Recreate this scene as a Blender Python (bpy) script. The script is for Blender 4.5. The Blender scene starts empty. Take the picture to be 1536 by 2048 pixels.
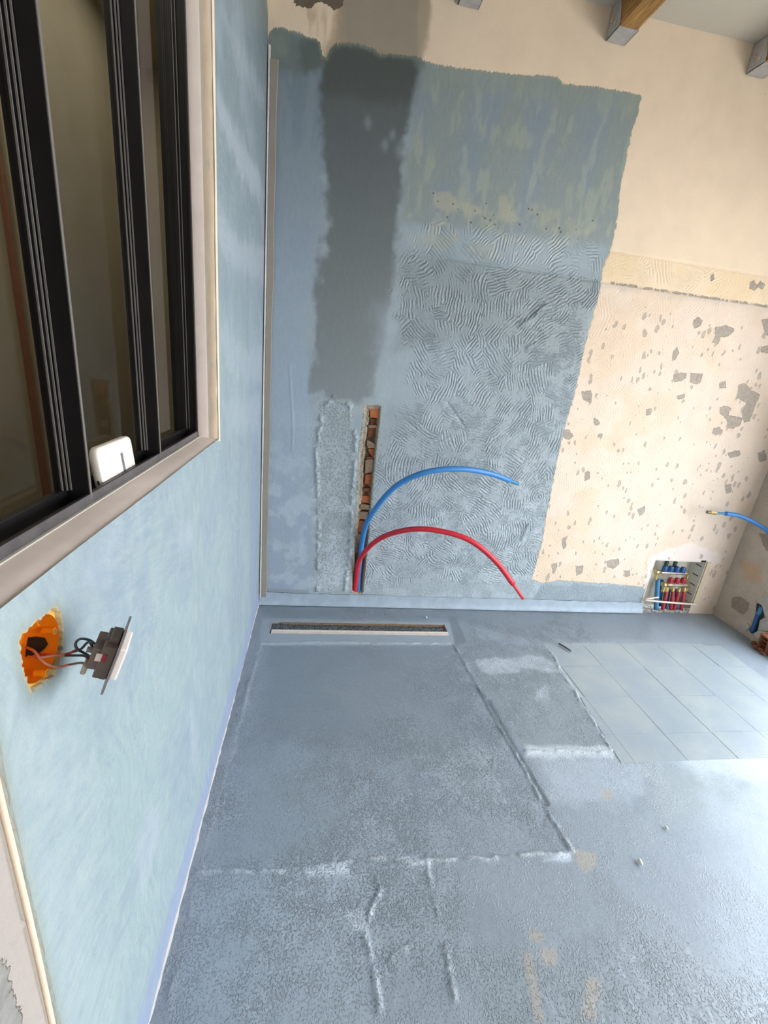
import bpy, bmesh, math, random
import numpy as np
from mathutils import Vector, Matrix

random.seed(7)
S = bpy.context.scene
COL = S.collection

# ------------------------------------------------------------------ camera
# measured from the photograph: back wall is y=0, left wall x=0, floor z=0 (metres)
CR = np.array([[0.98645425, -0.12819047, 0.10234848],
               [0.05553122, -0.3261283, -0.94369307],
               [0.15435119, 0.93659358, -0.31459208]])
CC = np.array([0.31384567, -2.52427111, 1.5])
CF = 886.12
cam = bpy.data.cameras.new('camera')
cam.sensor_fit = 'VERTICAL'
cam.sensor_height = 24.0
cam.lens = CF / 2048.0 * 24.0
cam.clip_start = 0.02
camo = bpy.data.objects.new('camera', cam)
COL.objects.link(camo)
m = Matrix.Identity(4)
for i in range(3):
    m[i][0] = CR[0][i]; m[i][1] = -CR[1][i]; m[i][2] = -CR[2][i]; m[i][3] = CC[i]
camo.matrix_world = m
S.camera = camo

# ------------------------------------------------------------------ world, light, exposure
S.view_settings.view_transform = 'Standard'
S.view_settings.look = 'None'
S.view_settings.gamma = 1.0
S.view_settings.use_curve_mapping = False
S.view_settings.exposure = 0.52
world = bpy.data.worlds.new('sky')
S.world = world
world.use_nodes = True
wn = world.node_tree
bg = wn.nodes['Background']
SKY_STRENGTH = 6.0
tc = wn.nodes.new('ShaderNodeTexCoord')
sepw = wn.nodes.new('ShaderNodeSeparateXYZ')
wn.links.new(tc.outputs['Generated'], sepw.inputs[0])
mr = wn.nodes.new('ShaderNodeMapRange')
wn.links.new(sepw.outputs['Z'], mr.inputs[0])
mr.inputs[1].default_value = -0.05; mr.inputs[2].default_value = 0.7
cr = wn.nodes.new('ShaderNodeValToRGB')
cr.color_ramp.elements[0].color = (1.0, 0.98, 0.95, 1)
cr.color_ramp.elements[1].color = (0.84, 0.92, 1.0, 1)
wn.links.new(mr.outputs[0], cr.inputs[0])
wn.links.new(cr.outputs[0], bg.inputs['Color'])
bg.inputs['Strength'].default_value = SKY_STRENGTH

# opening onto the terrace in the right wall; the portal only guides the sky's samples
OP_Y0, OP_Y1, OP_Z0, OP_Z1 = -4.35, -0.62, 0.0, 2.45
pl = bpy.data.lights.new('terrace_portal', 'AREA')
pl.shape = 'RECTANGLE'
pl.size = OP_Z1 - OP_Z0; pl.size_y = OP_Y1 - OP_Y0
pl.cycles.is_portal = True
plo = bpy.data.objects.new('terrace_portal', pl)
COL.objects.link(plo)
plo.matrix_world = Matrix.Translation((3.60, (OP_Y0 + OP_Y1) / 2, (OP_Z0 + OP_Z1) / 2)) @ Matrix.Rotation(math.radians(90), 4, 'Y')

# ------------------------------------------------------------------ numbers and helpers
ROOM_X, ROOM_Z, REAR_Y = 3.27, 3.15, -4.6

def ray(u, v):
    return CR.T @ np.array([(u - 768) / CF, (v - 1024) / CF, 1.0])
def hit(u, v, ax, val):
    d = ray(u, v); t = (val - CC[ax]) / d[ax]
    return CC + t * d
def BW(u, v, y=0.0):            # point on the back wall
    p = hit(u, v, 1, y); return (p[0], p[2])
def LW(u, v, x=0.0):            # point on the left wall: (y, z)
    p = hit(u, v, 0, x); return (p[1], p[2])
def FL(u, v, z=0.0):            # point on the floor
    p = hit(u, v, 2, z); return (p[0], p[1])
def P3(u, v, y):
    return Vector(hit(u, v, 1, y))

def lin(c):
    c = np.asarray(c, float) / 255.0
    return np.where(c <= 0.04045, c / 12.92, ((c + 0.055) / 1.055) ** 2.4)
def coat(r, g, b, k, d=0.28):        # coating colours, drawn a little towards grey
    c = lin((r, g, b)); y = float(c @ np.array([.2126, .7152, .0722]))
    return (c * (1 - d) + y * d) * k
def srgb(r, g, b, k=1.0):
    l = lin((r, g, b)) * k
    return (float(l[0]), float(l[1]), float(l[2]), 1.0)

# value noise on arbitrary points
def vnoise(x, y, seed):
    rng = np.random.default_rng(seed)
    T = rng.random((256, 256))
    xi = np.floor(x).astype(int); yi = np.floor(y).astype(int)
    fx = x - xi; fy = y - yi
    fx = fx * fx * (3 - 2 * fx); fy = fy * fy * (3 - 2 * fy)
    a = T[xi & 255, yi & 255]; b = T[(xi + 1) & 255, yi & 255]
    c = T[xi & 255, (yi + 1) & 255]; d = T[(xi + 1) & 255, (yi + 1) & 255]
    return (a * (1 - fx) + b * fx) * (1 - fy) + (c * (1 - fx) + d * fx) * fy
def fbm(x, y, s, seed, octv=4, sy=None):
    sy = s if sy is None else sy
    r = 0; a = 0.5; tot = 0
    for k in range(octv):
        r = r + a * vnoise(x * s * 2 ** k + 31.7 * k, y * sy * 2 ** k + 17.3 * k, seed + k)
        tot += a; a *= 0.5
    return r / tot                      # 0..1
def sdf_poly(x, y, pts):                # + inside
    d = np.full(x.shape, 1e9); s = np.zeros(x.shape, bool)
    n = len(pts)
    for i in range(n):
        ax, ay = pts[i]; bx, by = pts[(i + 1) % n]
        ex, ey = bx - ax, by - ay
        wx, wy = x - ax, y - ay
        t = np.clip((wx * ex + wy * ey) / (ex * ex + ey * ey + 1e-12), 0, 1)
        d = np.minimum(d, (wx - ex * t) ** 2 + (wy - ey * t) ** 2)
        c = ((ay <= y) & (by > y)) | ((by <= y) & (ay > y))
        with np.errstate(divide='ignore', invalid='ignore'):
            xi = ax + (y - ay) * ex / np.where(ey == 0, 1e-12, ey)
        s ^= c & (x < xi)
    d = np.sqrt(d)
    return np.where(s, d, -d)
def dist_line(x, y, pts):
    d = np.full(x.shape, 1e9)
    for (ax, ay), (bx, by) in zip(pts[:-1], pts[1:]):
        ex, ey = bx - ax, by - ay
        t = np.clip(((x - ax) * ex + (y - ay) * ey) / (ex * ex + ey * ey + 1e-12), 0, 1)
        d = np.minimum(d, np.hypot(x - ax - ex * t, y - ay - ey * t))
    return d
def sstep(a, b, x):
    t = np.clip((x - a) / (b - a), 0, 1); return t * t * (3 - 2 * t)
def lay(col, alpha, rgb):
    a = alpha[:, None]
    return col * (1 - a) + np.asarray(rgb)[None, :] * a

# ------------------------------------------------------------------ shader helper
class G:
    def __init__(self, name):
        self.m = bpy.data.materials.new(name); self.m.use_nodes = True
        self.t = self.m.node_tree; self.b = self.t.nodes['Principled BSDF']
        self.out = self.t.nodes['Material Output']
    def n(self, typ, **kw):
        nd = self.t.nodes.new(typ)
        for k, v in kw.items(): setattr(nd, k, v)
        return nd
    def put(self, sock, v):
        if hasattr(v, 'is_output'): self.t.links.new(v, sock)
        elif v is not None: sock.default_value = v
    def math(self, op, a, b=None, c=None, clamp=False):
        nd = self.n('ShaderNodeMath', operation=op, use_clamp=clamp)
        self.put(nd.inputs[0], a); self.put(nd.inputs[1], b); self.put(nd.inputs[2], c)
        return nd.outputs[0]
    def vm(self, op, a, b=None, scale=None):
        nd = self.n('ShaderNodeVectorMath', operation=op)
        self.put(nd.inputs[0], a); self.put(nd.inputs[1], b)
        if scale is not None: self.put(nd.inputs['Scale'], scale)
        return nd.outputs['Value'] if op in ('DISTANCE', 'LENGTH', 'DOT_PRODUCT') else nd.outputs[0]
    def mix(self, f, a, b, blend='MIX'):
        nd = self.n('ShaderNodeMix', data_type='RGBA', blend_type=blend)
        self.put(nd.inputs['Factor'], f); self.put(nd.inputs[6], a); self.put(nd.inputs[7], b)
        return nd.outputs[2]
    def noise(self, vec, scale, detail=3.0, rough=0.5, dist=0.0):
        nd = self.n('ShaderNodeTexNoise')
        self.put(nd.inputs['Vector'], vec); nd.inputs['Scale'].default_value = scale
        nd.inputs['Detail'].default_value = detail; nd.inputs['Roughness'].default_value = rough
        nd.inputs['Distortion'].default_value = dist
        return nd.outputs[0]
    def ncol(self, vec, scale, detail=2.0):
        nd = self.n('ShaderNodeTexNoise')
        self.put(nd.inputs['Vector'], vec); nd.inputs['Scale'].default_value = scale
        nd.inputs['Detail'].default_value = detail
        return nd.outputs['Color']
    def voro(self, vec, scale, rand=1.0):
        nd = self.n('ShaderNodeTexVoronoi')
        self.put(nd.inputs['Vector'], vec); nd.inputs['Scale'].default_value = scale
        nd.inputs['Randomness'].default_value = rand
        return nd
    def mr(self, v, lo, hi, a=0.0, b=1.0, smooth=True):
        nd = self.n('ShaderNodeMapRange', interpolation_type='SMOOTHSTEP' if smooth else 'LINEAR')
        self.put(nd.inputs[0], v)
        for k, q in ((1, lo), (2, hi), (3, a), (4, b)): self.put(nd.inputs[k], q)
        return nd.outputs[0]
    def attr(self, name):
        return self.n('ShaderNodeAttribute', attribute_name=name)
    def pos(self):
        return self.n('ShaderNodeNewGeometry').outputs['Position']
    def scl(self, v, s):
        nd = self.n('ShaderNodeMapping'); self.put(nd.inputs['Vector'], v)
        nd.inputs['Scale'].default_value = s; return nd.outputs[0]
    def bump(self, h, dist, strength=1.0, nrm=None):
        nd = self.n('ShaderNodeBump'); self.put(nd.inputs['Height'], h)
        nd.inputs['Distance'].default_value = dist; self.put(nd.inputs['Strength'], strength)
        if nrm is not None: self.put(nd.inputs['Normal'], nrm)
        return nd.outputs[0]
    def done(self, color=None, rough=None, normal=None, **kw):
        self.put(self.b.inputs['Base Color'], color); self.put(self.b.inputs['Roughness'], rough)
        if normal is not None: self.put(self.b.inputs['Normal'], normal)
        for k, v in kw.items(): self.put(self.b.inputs[k], v)
        return self.m

def simple(name, col, rough=0.5, metal=0.0, var=0.12, nscale=30.0, bump=0.0, bscale=80.0, spec=0.5):
    g = G(name); p = g.pos()
    f = g.noise(p, nscale, 4.0, 0.6)
    v = g.mr(f, 0.25, 0.75, 1 - var, 1 + var, False)
    c = g.vm('SCALE', tuple(col[:3]), None, v)
    nr = g.bump(g.noise(p, bscale, 3.0), bump) if bump else None
    g.done(c, rough, nr, Metallic=metal)
    g.b.inputs['Specular IOR Level'].default_value = spec
    return g.m

# surface that carries painted colours as attributes; crisp edges come from signed distances + noise
def painted(name, comb=True, streak=(60, 60, 8), bare_rough=0.85, mem_rough=0.45, gscale=75.0, spec=0.5, peak=0.12, lump=1.0, amp=1.0, gth=(.52, .64), edge=1.0, stroke=0.0):
    g = G(name); p = g.pos()
    a_mem = g.attr('col_mem').outputs['Color']
    a_bare = g.attr('col_bare').outputs['Color']
    sd = g.attr('sdf').outputs['Fac']
    chip = g.attr('chip').outputs['Fac']
    comb_w = g.attr('comb').outputs['Fac']
    grain_w = g.attr('grain').outputs['Fac']
    n1 = g.math('SUBTRACT', g.noise(p, 26.0, 4.0, 0.65), 0.5)
    n2 = g.math('SUBTRACT', g.noise(g.scl(p, streak), 3.2, 3.0, 0.6), 0.5)
    sdn = g.math('ADD', sd, g.math('ADD', g.math('MULTIPLY', n1, 0.022 * edge), g.math('MULTIPLY', n2, 0.03 * edge)))
    mask = g.mr(sdn, -0.0015, 0.0025)
    halo = g.mr(sdn, 0.0, 0.02, 0.40, 0.0)
    g1 = g.math('ADD', g.noise(p, gscale, 3.0, 0.6, 0.35), g.math('MULTIPLY', g.math('SUBTRACT', g.noise(p, 11.0, 4.0, .65), 0.5), 0.50))
    # membrane colour: brushy variation
    br = g.noise(g.scl(p, (3.0, 3.0, 1.0)), 22.0, 5.0, 0.65)
    fine = g.noise(p, 240.0, 3.0, 0.6)
    mv = g.math('MULTIPLY', g.mr(br, 0.25, 0.75, 0.93, 1.07, False), g.mr(fine, 0.2, 0.8, 0.93, 1.07, False))
    memc = g.vm('SCALE', a_mem, None, mv)
    if stroke:
        s1 = g.noise(g.scl(g.vm('ADD', p, g.vm('SCALE', g.ncol(p, 3.0, 1.0), None, .25)), (1, 60, 9)), 1.0, 4.0, 0.7)
        s2 = g.noise(g.scl(g.vm('ADD', p, g.vm('SCALE', g.ncol(p, 2.0, 1.0), None, .35)), (1, 16, 70)), 1.0, 4.0, 0.7)
        sel = g.mr(g.noise(p, 2.6, 2.0), .42, .58)
        st = g.math('ADD', g.math('MULTIPLY', s1, sel), g.math('MULTIPLY', s2, g.math('SUBTRACT', 1.0, sel)))
        memc = g.mix(g.math('MULTIPLY', g.mr(st, .46, .70), stroke), memc, srgb(204, 222, 222, K_LEFT))
        memc = g.mix(g.math('MULTIPLY', g.mr(st, .52, .30), stroke * .8), memc, srgb(150, 174, 198, K_LEFT))
    memc = g.mix(halo, memc, (0.30, 0.34, 0.27, 1))
    # bare plaster with small nicks
    nick_v = g.voro(g.vm('ADD', g.scl(p, (1.3, 1.0, 0.75)), g.vm('SCALE', g.ncol(p, 30.0), None, 0.03)), 23.0)
    nick_r = g.n('ShaderNodeSeparateColor'); g.put(nick_r.inputs[0], nick_v.outputs['Color'])
    nick_sz = g.math('MULTIPLY', g.mr(nick_r.outputs[0], 0.45, 1.0, 0.05, 0.42, False), g.attr('nick').outputs['Fac'])
    nk = g.math('SUBTRACT', nick_sz, g.math('ADD', nick_v.outputs['Distance'], g.math('MULTIPLY', n1, 0.55)))
    nick = g.mr(nk, 0.0, 0.05)
    cs = g.math('ADD', chip, g.math('ADD', g.math('MULTIPLY', n1, 0.028), g.math('MULTIPLY', g.math('SUBTRACT', g.noise(p, 90.0, 3.0), 0.5), 0.014)))
    cmask = g.mr(cs, 0.0, 0.002)
    crim = g.math('MULTIPLY', g.mr(cs, 0.0, 0.006, 1.0, 0.0), cmask)
    bv = g.math('MULTIPLY', g.mr(g.noise(p, 8.0, 4.0), 0.2, 0.8, 0.94, 1.06, False), g.mr(fine, 0.2, 0.8, 0.96, 1.04, False))
    barec = g.vm('SCALE', a_bare, None, bv)
    gv = g.mr(g.noise(p, 45.0, 4.0, 0.7), 0.25, 0.75, 0.75, 1.2, False)
    chipc = g.vm('SCALE', g.attr('col_chip').outputs['Color'], None, gv)
    barec = g.mix(g.math('MULTIPLY', nick, 0.75), barec, chipc)
    barec = g.mix(cmask, barec, chipc)
    barec = g.mix(g.math('MULTIPLY', crim, 0.35), barec, (0.20, 0.17, 0.13, 1))
    dv = g.voro(p, 36.0)
    dr_ = g.n('ShaderNodeSeparateColor'); g.put(dr_.inputs[0], dv.outputs['Color'])
    nspots = g.math('MULTIPLY', g.mr(g.math('ADD', dv.outputs['Distance'], g.math('MULTIPLY', n1, .3)), .20, .14), g.math('MULTIPLY', g.math('GREATER_THAN', dr_.outputs[0], .45), g.mr(g.attr('nick').outputs['Fac'], .3, .6, 0., .8)))
    memc = g.mix(nspots, memc, (0.045, 0.05, 0.05, 1))
    memc = g.mix(g.math('MULTIPLY', g.mr(g1, gth[0], gth[1] + .02), g.math('MULTIPLY', grain_w, peak)), memc, (0.56, 0.66, 0.74, 1))  # grain peaks tinted pale: a glint put into the colour
    col = g.mix(mask, barec, memc)
    # relief
    h = None
    if comb:
        wp = g.vm('ADD', p, g.vm('SCALE', g.ncol(p, 9.0), None, 0.05))
        vo = g.voro(wp, 6.8)
        off = g.vm('SCALE', g.vm('SUBTRACT', vo.outputs['Color'], (0.5, 0.5, 0.5)), None, 1.7)
        # rings about a point near each stroke
        d = g.vm('DISTANCE', g.vm('MULTIPLY', wp, (1, 0, 1)), g.vm('MULTIPLY', g.vm('ADD', vo.outputs['Position'], off), (1, 0, 1)))
        wob = g.math('MULTIPLY', g.math('SUBTRACT', g.noise(p, 20.0, 2.0), 0.5), 0.010)
        s = g.math('SINE', g.math('MULTIPLY', g.math('ADD', d, wob), 2 * math.pi / 0.0165))
        fade = g.mr(g.noise(p, 11.0, 3.0, 0.65), 0.41, 0.56)
        h = g.math('MULTIPLY', g.math('MULTIPLY', s, fade), g.math('MULTIPLY', comb_w, 0.0020))
    g2 = g.noise(p, 34.0, 1.0, 0.5, 0.5)
    sp = g.math('ADD', g.math('MULTIPLY', g.mr(g1, *gth), 0.0028 * amp), g.math('MULTIPLY', g2, 0.003 * lump))
    gr = g.math('MULTIPLY', sp, grain_w)
    h = gr if h is None else g.math('ADD', h, gr)
    h = g.math('ADD', h, g.math('MULTIPLY', fine, 0.0002))
    h = g.math('ADD', h, g.math('MULTIPLY', g.noise(p, 12.0, 3.0), 0.002 * lump))
    h = g.math('ADD', h, g.math('MULTIPLY', mask, 0.0012))
    h = g.math('SUBTRACT', h, g.math('MULTIPLY', g.math('MAXIMUM', cmask, g.math('MULTIPLY', nick, 0.6)), g.math('MULTIPLY', g.math('SUBTRACT', 1.0, mask), 0.0035)))
    nr = g.bump(h, 1.0)
    rg = g.math('ADD', g.math('MULTIPLY', mask, mem_rough - bare_rough), bare_rough)
    rg = g.math('ADD', rg, g.math('MULTIPLY', g.math('SUBTRACT', br, 0.5), 0.25))
    g.done(col, rg, nr)
    g.b.inputs['Specular IOR Level'].default_value = spec
    return g.m

# ------------------------------------------------------------------ object helpers
def link(name, me, mat, parent=None, kind=None):
    o = bpy.data.objects.new(name, me); COL.objects.link(o)
    if mat is not None: me.materials.append(mat)
    if parent is not None:
        o.parent = parent
        r = parent
        while r.parent is not None: r = r.parent
        off = Vector(r.location)
        if off.length > 0 and me.users == 1: me.transform(Matrix.Translation(-off))
    if kind: o['kind'] = kind
    return o
def thing(name, label, cat, loc=(0, 0, 0), group=None):
    o = bpy.data.objects.new(name, None); COL.objects.link(o)
    o.empty_display_size = 0.05
    o.location = loc; o['label'] = label; o['category'] = cat
    if group: o['group'] = group
    return o
def tag(o, label, cat=None, group=None):
    o['label'] = label
    if cat: o['category'] = cat
    if group: o['group'] = group
    return o
def mesh_from(verts, faces, name='mesh', smooth=False):
    me = bpy.data.meshes.new(name); me.from_pydata([tuple(v) for v in verts], [], faces); me.update()
    if smooth:
        me.polygons.foreach_set('use_smooth', [True] * len(me.polygons))
    return me
def bm_me(bm, smooth=False):
    bmesh.ops.recalc_face_normals(bm, faces=bm.faces)
    me = bpy.data.meshes.new('mesh'); bm.to_mesh(me); bm.free()
    if smooth: me.polygons.foreach_set('use_smooth', [True] * len(me.polygons))
    return me
def box(bm, lo, hi, mat=None, bevel=0.0, seg=2):
    lo = Vector(lo); hi = Vector(hi)
    r = bmesh.ops.create_cube(bm, size=1.0)
    vs = r['verts']
    for v in vs:
        v.co = Vector([(lo[i] + hi[i]) / 2 + v.co[i] * (hi[i] - lo[i]) for i in range(3)])
    if bevel > 0:
        es = list({e for v in vs for e in v.link_edges})
        r2 = bmesh.ops.bevel(bm, geom=es, offset=bevel, segments=seg, affect='EDGES', profile=0.5)
        vs = list({v for f in r2['faces'] for v in f.verts} | {v for v in vs if v.is_valid})
    if mat is not None:
        for v in vs: v.co = mat @ v.co
    return vs
def box_me(lo, hi, mat=None, bevel=0.0, seg=2):
    bm = bmesh.new(); box(bm, lo, hi, mat, bevel, seg); return bm_me(bm)
def catmull(pts, n=8):
    pts = [Vector(p) for p in pts]
    q = [pts[0] * 2 - pts[1]] + pts + [pts[-1] * 2 - pts[-2]]
    out = []
    for i in range(1, len(q) - 2):
        a, b, c, d = q[i - 1], q[i], q[i + 1], q[i + 2]
        for k in range(n):
            t = k / n
            out.append(0.5 * ((2 * b) + (c - a) * t + (2 * a - 5 * b + 4 * c - d) * t * t + (3 * b - a - 3 * c + d) * t ** 3))
    out.append(pts[-1]); return out
def tube(bm, pts, r, seg=12, smooth=6, cap=True):
    P = catmull(pts, smooth) if smooth else [Vector(p) for p in pts]
    R = r if callable(r) else (lambda t: r)
    T = [(P[min(i + 1, len(P) - 1)] - P[max(i - 1, 0)]).normalized() for i in range(len(P))]
    up = Vector((0, 0, 1)) if abs(T[0].z) < 0.9 else Vector((1, 0, 0))
    nrm = T[0].cross(up).normalized()
    rings = []
    for i, p in enumerate(P):
        nrm = (nrm - T[i] * nrm.dot(T[i])).normalized()
        bn = T[i].cross(nrm)
        rr = R(i / max(1, len(P) - 1))
        rings.append([bm.verts.new(p + (nrm * math.cos(a) + bn * math.sin(a)) * rr) for a in [2 * math.pi * k / seg for k in range(seg)]])
    for a, b in zip(rings[:-1], rings[1:]):
        for k in range(seg):
            bm.faces.new((a[k], a[(k + 1) % seg], b[(k + 1) % seg], b[k]))
    if cap:
        bm.faces.new(list(reversed(rings[0]))); bm.faces.new(rings[-1])
def tube_me(pts, r, seg=12, smooth=6):
    bm = bmesh.new(); tube(bm, pts, r, seg, smooth); return bm_me(bm, True)
def cyl(bm, a, b, r, seg=16): tube(bm, [a, b], r, seg, 0)
def prism(bm, pts, d):           # polygon of 3D points pushed along vector d
    a = [bm.verts.new(p) for p in pts]; b = [bm.verts.new(Vector(p) + Vector(d)) for p in pts]
    n = len(a)
    bm.faces.new(a); bm.faces.new(list(reversed(b)))
    for i in range(n): bm.faces.new((a[i], a[(i + 1) % n], b[(i + 1) % n], b[i]))

def grid_mesh(us, vs, pos_fn, attr_fn, drop=None):
    """us, vs: coordinates; pos_fn(U,V)->(N,3); attr_fn(U,V)->{name: array}"""
    nu, nv = len(us), len(vs)
    U, V = np.meshgrid(us, vs, indexing='ij'); U = U.ravel(); V = V.ravel()
    A = attr_fn(U, V); P = pos_fn(U, V)
    idx = np.arange(nu * nv).reshape(nu, nv)
    q = np.stack([idx[:-1, :-1], idx[1:, :-1], idx[1:, 1:], idx[:-1, 1:]], -1).reshape(-1, 4)
    if drop is not None:
        cu = U[q].mean(1); cv = V[q].mean(1)
        q = q[~drop(cu, cv)]
    return raw_mesh(P, q, A)
def raw_mesh(P, q, A, smooth=True):
    me = bpy.data.meshes.new('mesh')
    me.vertices.add(len(P)); me.vertices.foreach_set('co', np.ascontiguousarray(P, dtype=np.float32).ravel())
    nf, k = q.shape
    me.loops.add(nf * k); me.polygons.add(nf)
    me.polygons.foreach_set('loop_start', np.arange(nf, dtype=np.int32) * k)
    me.loops.foreach_set('vertex_index', q.astype(np.int32).ravel())
    me.update(calc_edges=True); me.validate()
    me.polygons.foreach_set('use_smooth', np.ones(nf, bool) if smooth else np.zeros(nf, bool))
    for k2, a in A.items():
        a = np.asarray(a, dtype=np.float32)
        if a.ndim == 2:
            at = me.attributes.new(k2, 'FLOAT_COLOR', 'POINT')
            at.data.foreach_set('color', np.concatenate([a, np.ones((len(a), 1), np.float32)], 1).ravel())
        else:
            at = me.attributes.new(k2, 'FLOAT', 'POINT'); at.data.foreach_set('value', a)
    return me

# ------------------------------------------------------------------ materials
K_BACK, K_LEFT, K_FLOOR = 0.82, 0.70, 1.12
K_MEM = 1.24      # albedo scale of the coating on the back wall
M_BACK = painted('painted_back_wall', lump=0.35)
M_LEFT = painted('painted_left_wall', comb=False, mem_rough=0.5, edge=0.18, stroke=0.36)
M_FLOOR = painted('coated_floor', comb=False, mem_rough=0.40, gscale=165.0, peak=0.24, amp=1.25, lump=.8, gth=(.49, .74))
M_CEIL = simple('ceiling_white', srgb(214, 208, 196, 0.85), 0.9, var=0.03, nscale=3, bump=0.0006)
M_PLAIN = simple('plain_plaster', srgb(232, 224, 210, 0.85), 0.9, var=0.04, nscale=4)
M_HALL = simple('hall_plaster', srgb(196, 184, 160, 0.75), 0.9, var=0.10, nscale=2.2)
M_BLACK = simple('black_frame', (0.006, 0.0055, 0.0075), 0.42, var=0.3, nscale=20)
M_SEAM = simple('grey_frame_edge', (0.10, 0.095, 0.105), 0.4, var=0.3, nscale=25)
M_BEAD = simple('grey_glazing_bead', (0.16, 0.15, 0.145), 0.45, var=0.1)
M_REVEAL = simple('reveal_paint', srgb(236, 224, 222, 0.95), 0.6, var=0.06, nscale=14, bump=0.0012, bscale=25)
M_REVEAL2 = simple('reveal_plaster', srgb(238, 220, 200, 0.95), 0.8, var=0.08, nscale=18, bump=0.0015, bscale=30)
M_COVE = simple('sealing_band_blue', srgb(170, 188, 206, 0.80), 0.5, var=0.16, nscale=14, bump=0.0006, bscale=60)
M_COVEW = simple('sealing_line_white', srgb(206, 204, 204, 0.85), 0.6, var=0.16, nscale=16, bump=0.0006, bscale=60)
M_TAPE = simple('grey_brown_tape', srgb(160, 154, 147, 0.80), 0.7, var=0.06, nscale=12)
M_STEEL = simple('galvanised_steel', (0.46, 0.47, 0.49), 0.5, 0.3, var=0.16, nscale=25)
M_WOOD = None
def wood():
    g = G('beam_wood'); p = g.pos()
    w = g.noise(g.scl(p, (22, 1.2, 22)), 3.0, 5.0, 0.6, 1.2)
    r = g.n('ShaderNodeValToRGB'); g.put(r.inputs[0], w)
    e = r.color_ramp.elements
    e[0].position = 0.30; e[0].color = srgb(112, 78, 38); e[1].position = 0.72; e[1].color = srgb(196, 148, 82)
    nr = g.bump(w, 0.002)
    return g.done(r.outputs[0], 0.55, nr)
M_WOOD = wood()
M_BLUE = simple('blue_sheath', srgb(58, 134, 206, 0.9), 0.42, var=0.06, nscale=60)
M_BLUE_IN = simple('blue_inner_tube', srgb(60, 132, 180, 0.85), 0.4, var=0.06, nscale=60)
M_RED = simple('red_sheath', srgb(206, 38, 56, 0.95), 0.42, var=0.06, nscale=60)
M_RED_IN = simple('red_inner_tube', srgb(214, 66, 72, 0.9), 0.35, var=0.06, nscale=60)
M_BRASS = simple('brass', (0.62, 0.48, 0.22), 0.32, 0.85, var=0.12, nscale=60)
M_NICKEL = simple('nickel_bar', (0.72, 0.66, 0.56), 0.28, 0.8, var=0.12, nscale=60)
M_CAPR = simple('red_cap', srgb(172, 40, 54, 0.85), 0.4)
M_CAPB = simple('blue_cap', srgb(36, 88, 148, 0.85), 0.4)
M_RED_D = simple('muted_red_sleeve', srgb(172, 52, 64, .85), .45)
M_BLUE_D = simple('muted_blue_sleeve', srgb(62, 100, 160, .85), .45)
M_CAPG = simple('dark_green_cap', srgb(46, 74, 60, 0.8), 0.5)
M_BOX = simple('white_cabinet', srgb(226, 224, 214, 0.85), 0.55, var=0.04)
M_BOXY = simple('cream_cabinet_edge', srgb(222, 208, 178, 0.85), 0.6, var=0.05)
M_ROD = simple('white_rod', srgb(236, 222, 214, 0.9), 0.5)
M_DARK = simple('dark_slot', (0.012, 0.012, 0.013), 0.7)
M_TERRA = simple('terracotta', srgb(186, 108, 66, 0.75), 0.9, var=0.22, nscale=45, bump=0.0015, bscale=90)
M_TERRA_D = simple('dark_terracotta', srgb(128, 78, 54, 0.8), 0.95, var=0.25, nscale=45, bump=0.0015, bscale=90)
M_MORTAR = simple('crumbly_mortar', srgb(152, 130, 110, 0.7), 0.95, var=0.35, nscale=120, bump=0.003, bscale=140)
M_RUBBLE = simple('grey_rubble', srgb(190, 188, 178, 0.8), 0.95, var=0.15, nscale=30, bump=0.003, bscale=60)
M_ORANGE = simple('orange_box', srgb(246, 150, 20, 0.95), 0.42, var=0.05)
M_ORANGE_L = simple('yellow_collar', srgb(250, 196, 92, 0.95), 0.5, var=0.08, nscale=60)
M_SWG = simple('grey_mechanism', srgb(120, 108, 106, 0.8), 0.5, var=0.06)
M_SWP = simple('grey_mounting_plate', srgb(142, 138, 144, 0.8), 0.42, 0.3, var=0.06)
M_WHITE = simple('white_plastic', srgb(244, 238, 236, 0.95), 0.35, var=0.015)
M_WIRE_R = simple('red_wire', srgb(190, 60, 74), 0.45)
M_WIRE_B = simple('black_wire', srgb(46, 58, 66), 0.45)
M_WIRE_G = simple('grey_wire', srgb(118, 116, 114), 0.45)
M_WIRE_O = simple('pinkish_wire', srgb(196, 134, 116), 0.45)
M_DEV = simple('white_device', srgb(250, 246, 240, 0.97), 0.35, var=0.01)
M_SLOTG = simple('grey_slot', srgb(112, 116, 116), 0.5)
M_STICK = simple('dark_stick', srgb(84, 88, 92), 0.7, var=0.3, nscale=90)
M_PEB = simple('pale_crumb', srgb(206, 210, 204), 0.8)
M_GROUND = simple('terrace_slab', srgb(205, 198, 186), 0.85, var=0.1, nscale=3)
M_PIPEH = simple('hall_trim', srgb(176, 120, 96, 0.7), 0.8)
def grate_mat():
    g = G('perforated_grate'); p = g.pos()
    v = g.voro(g.vm('ADD', p, (0, 0, 0)), 75.0, 0.85)
    h = g.mr(v.outputs['Distance'], 0.30, 0.42)
    c = g.mix(h, (0.015, 0.016, 0.018, 1), (0.20, 0.205, 0.21, 1))
    return g.done(c, 0.4, g.bump(h, 0.002), Metallic=0.7)
M_GRATE = grate_mat()
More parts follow.
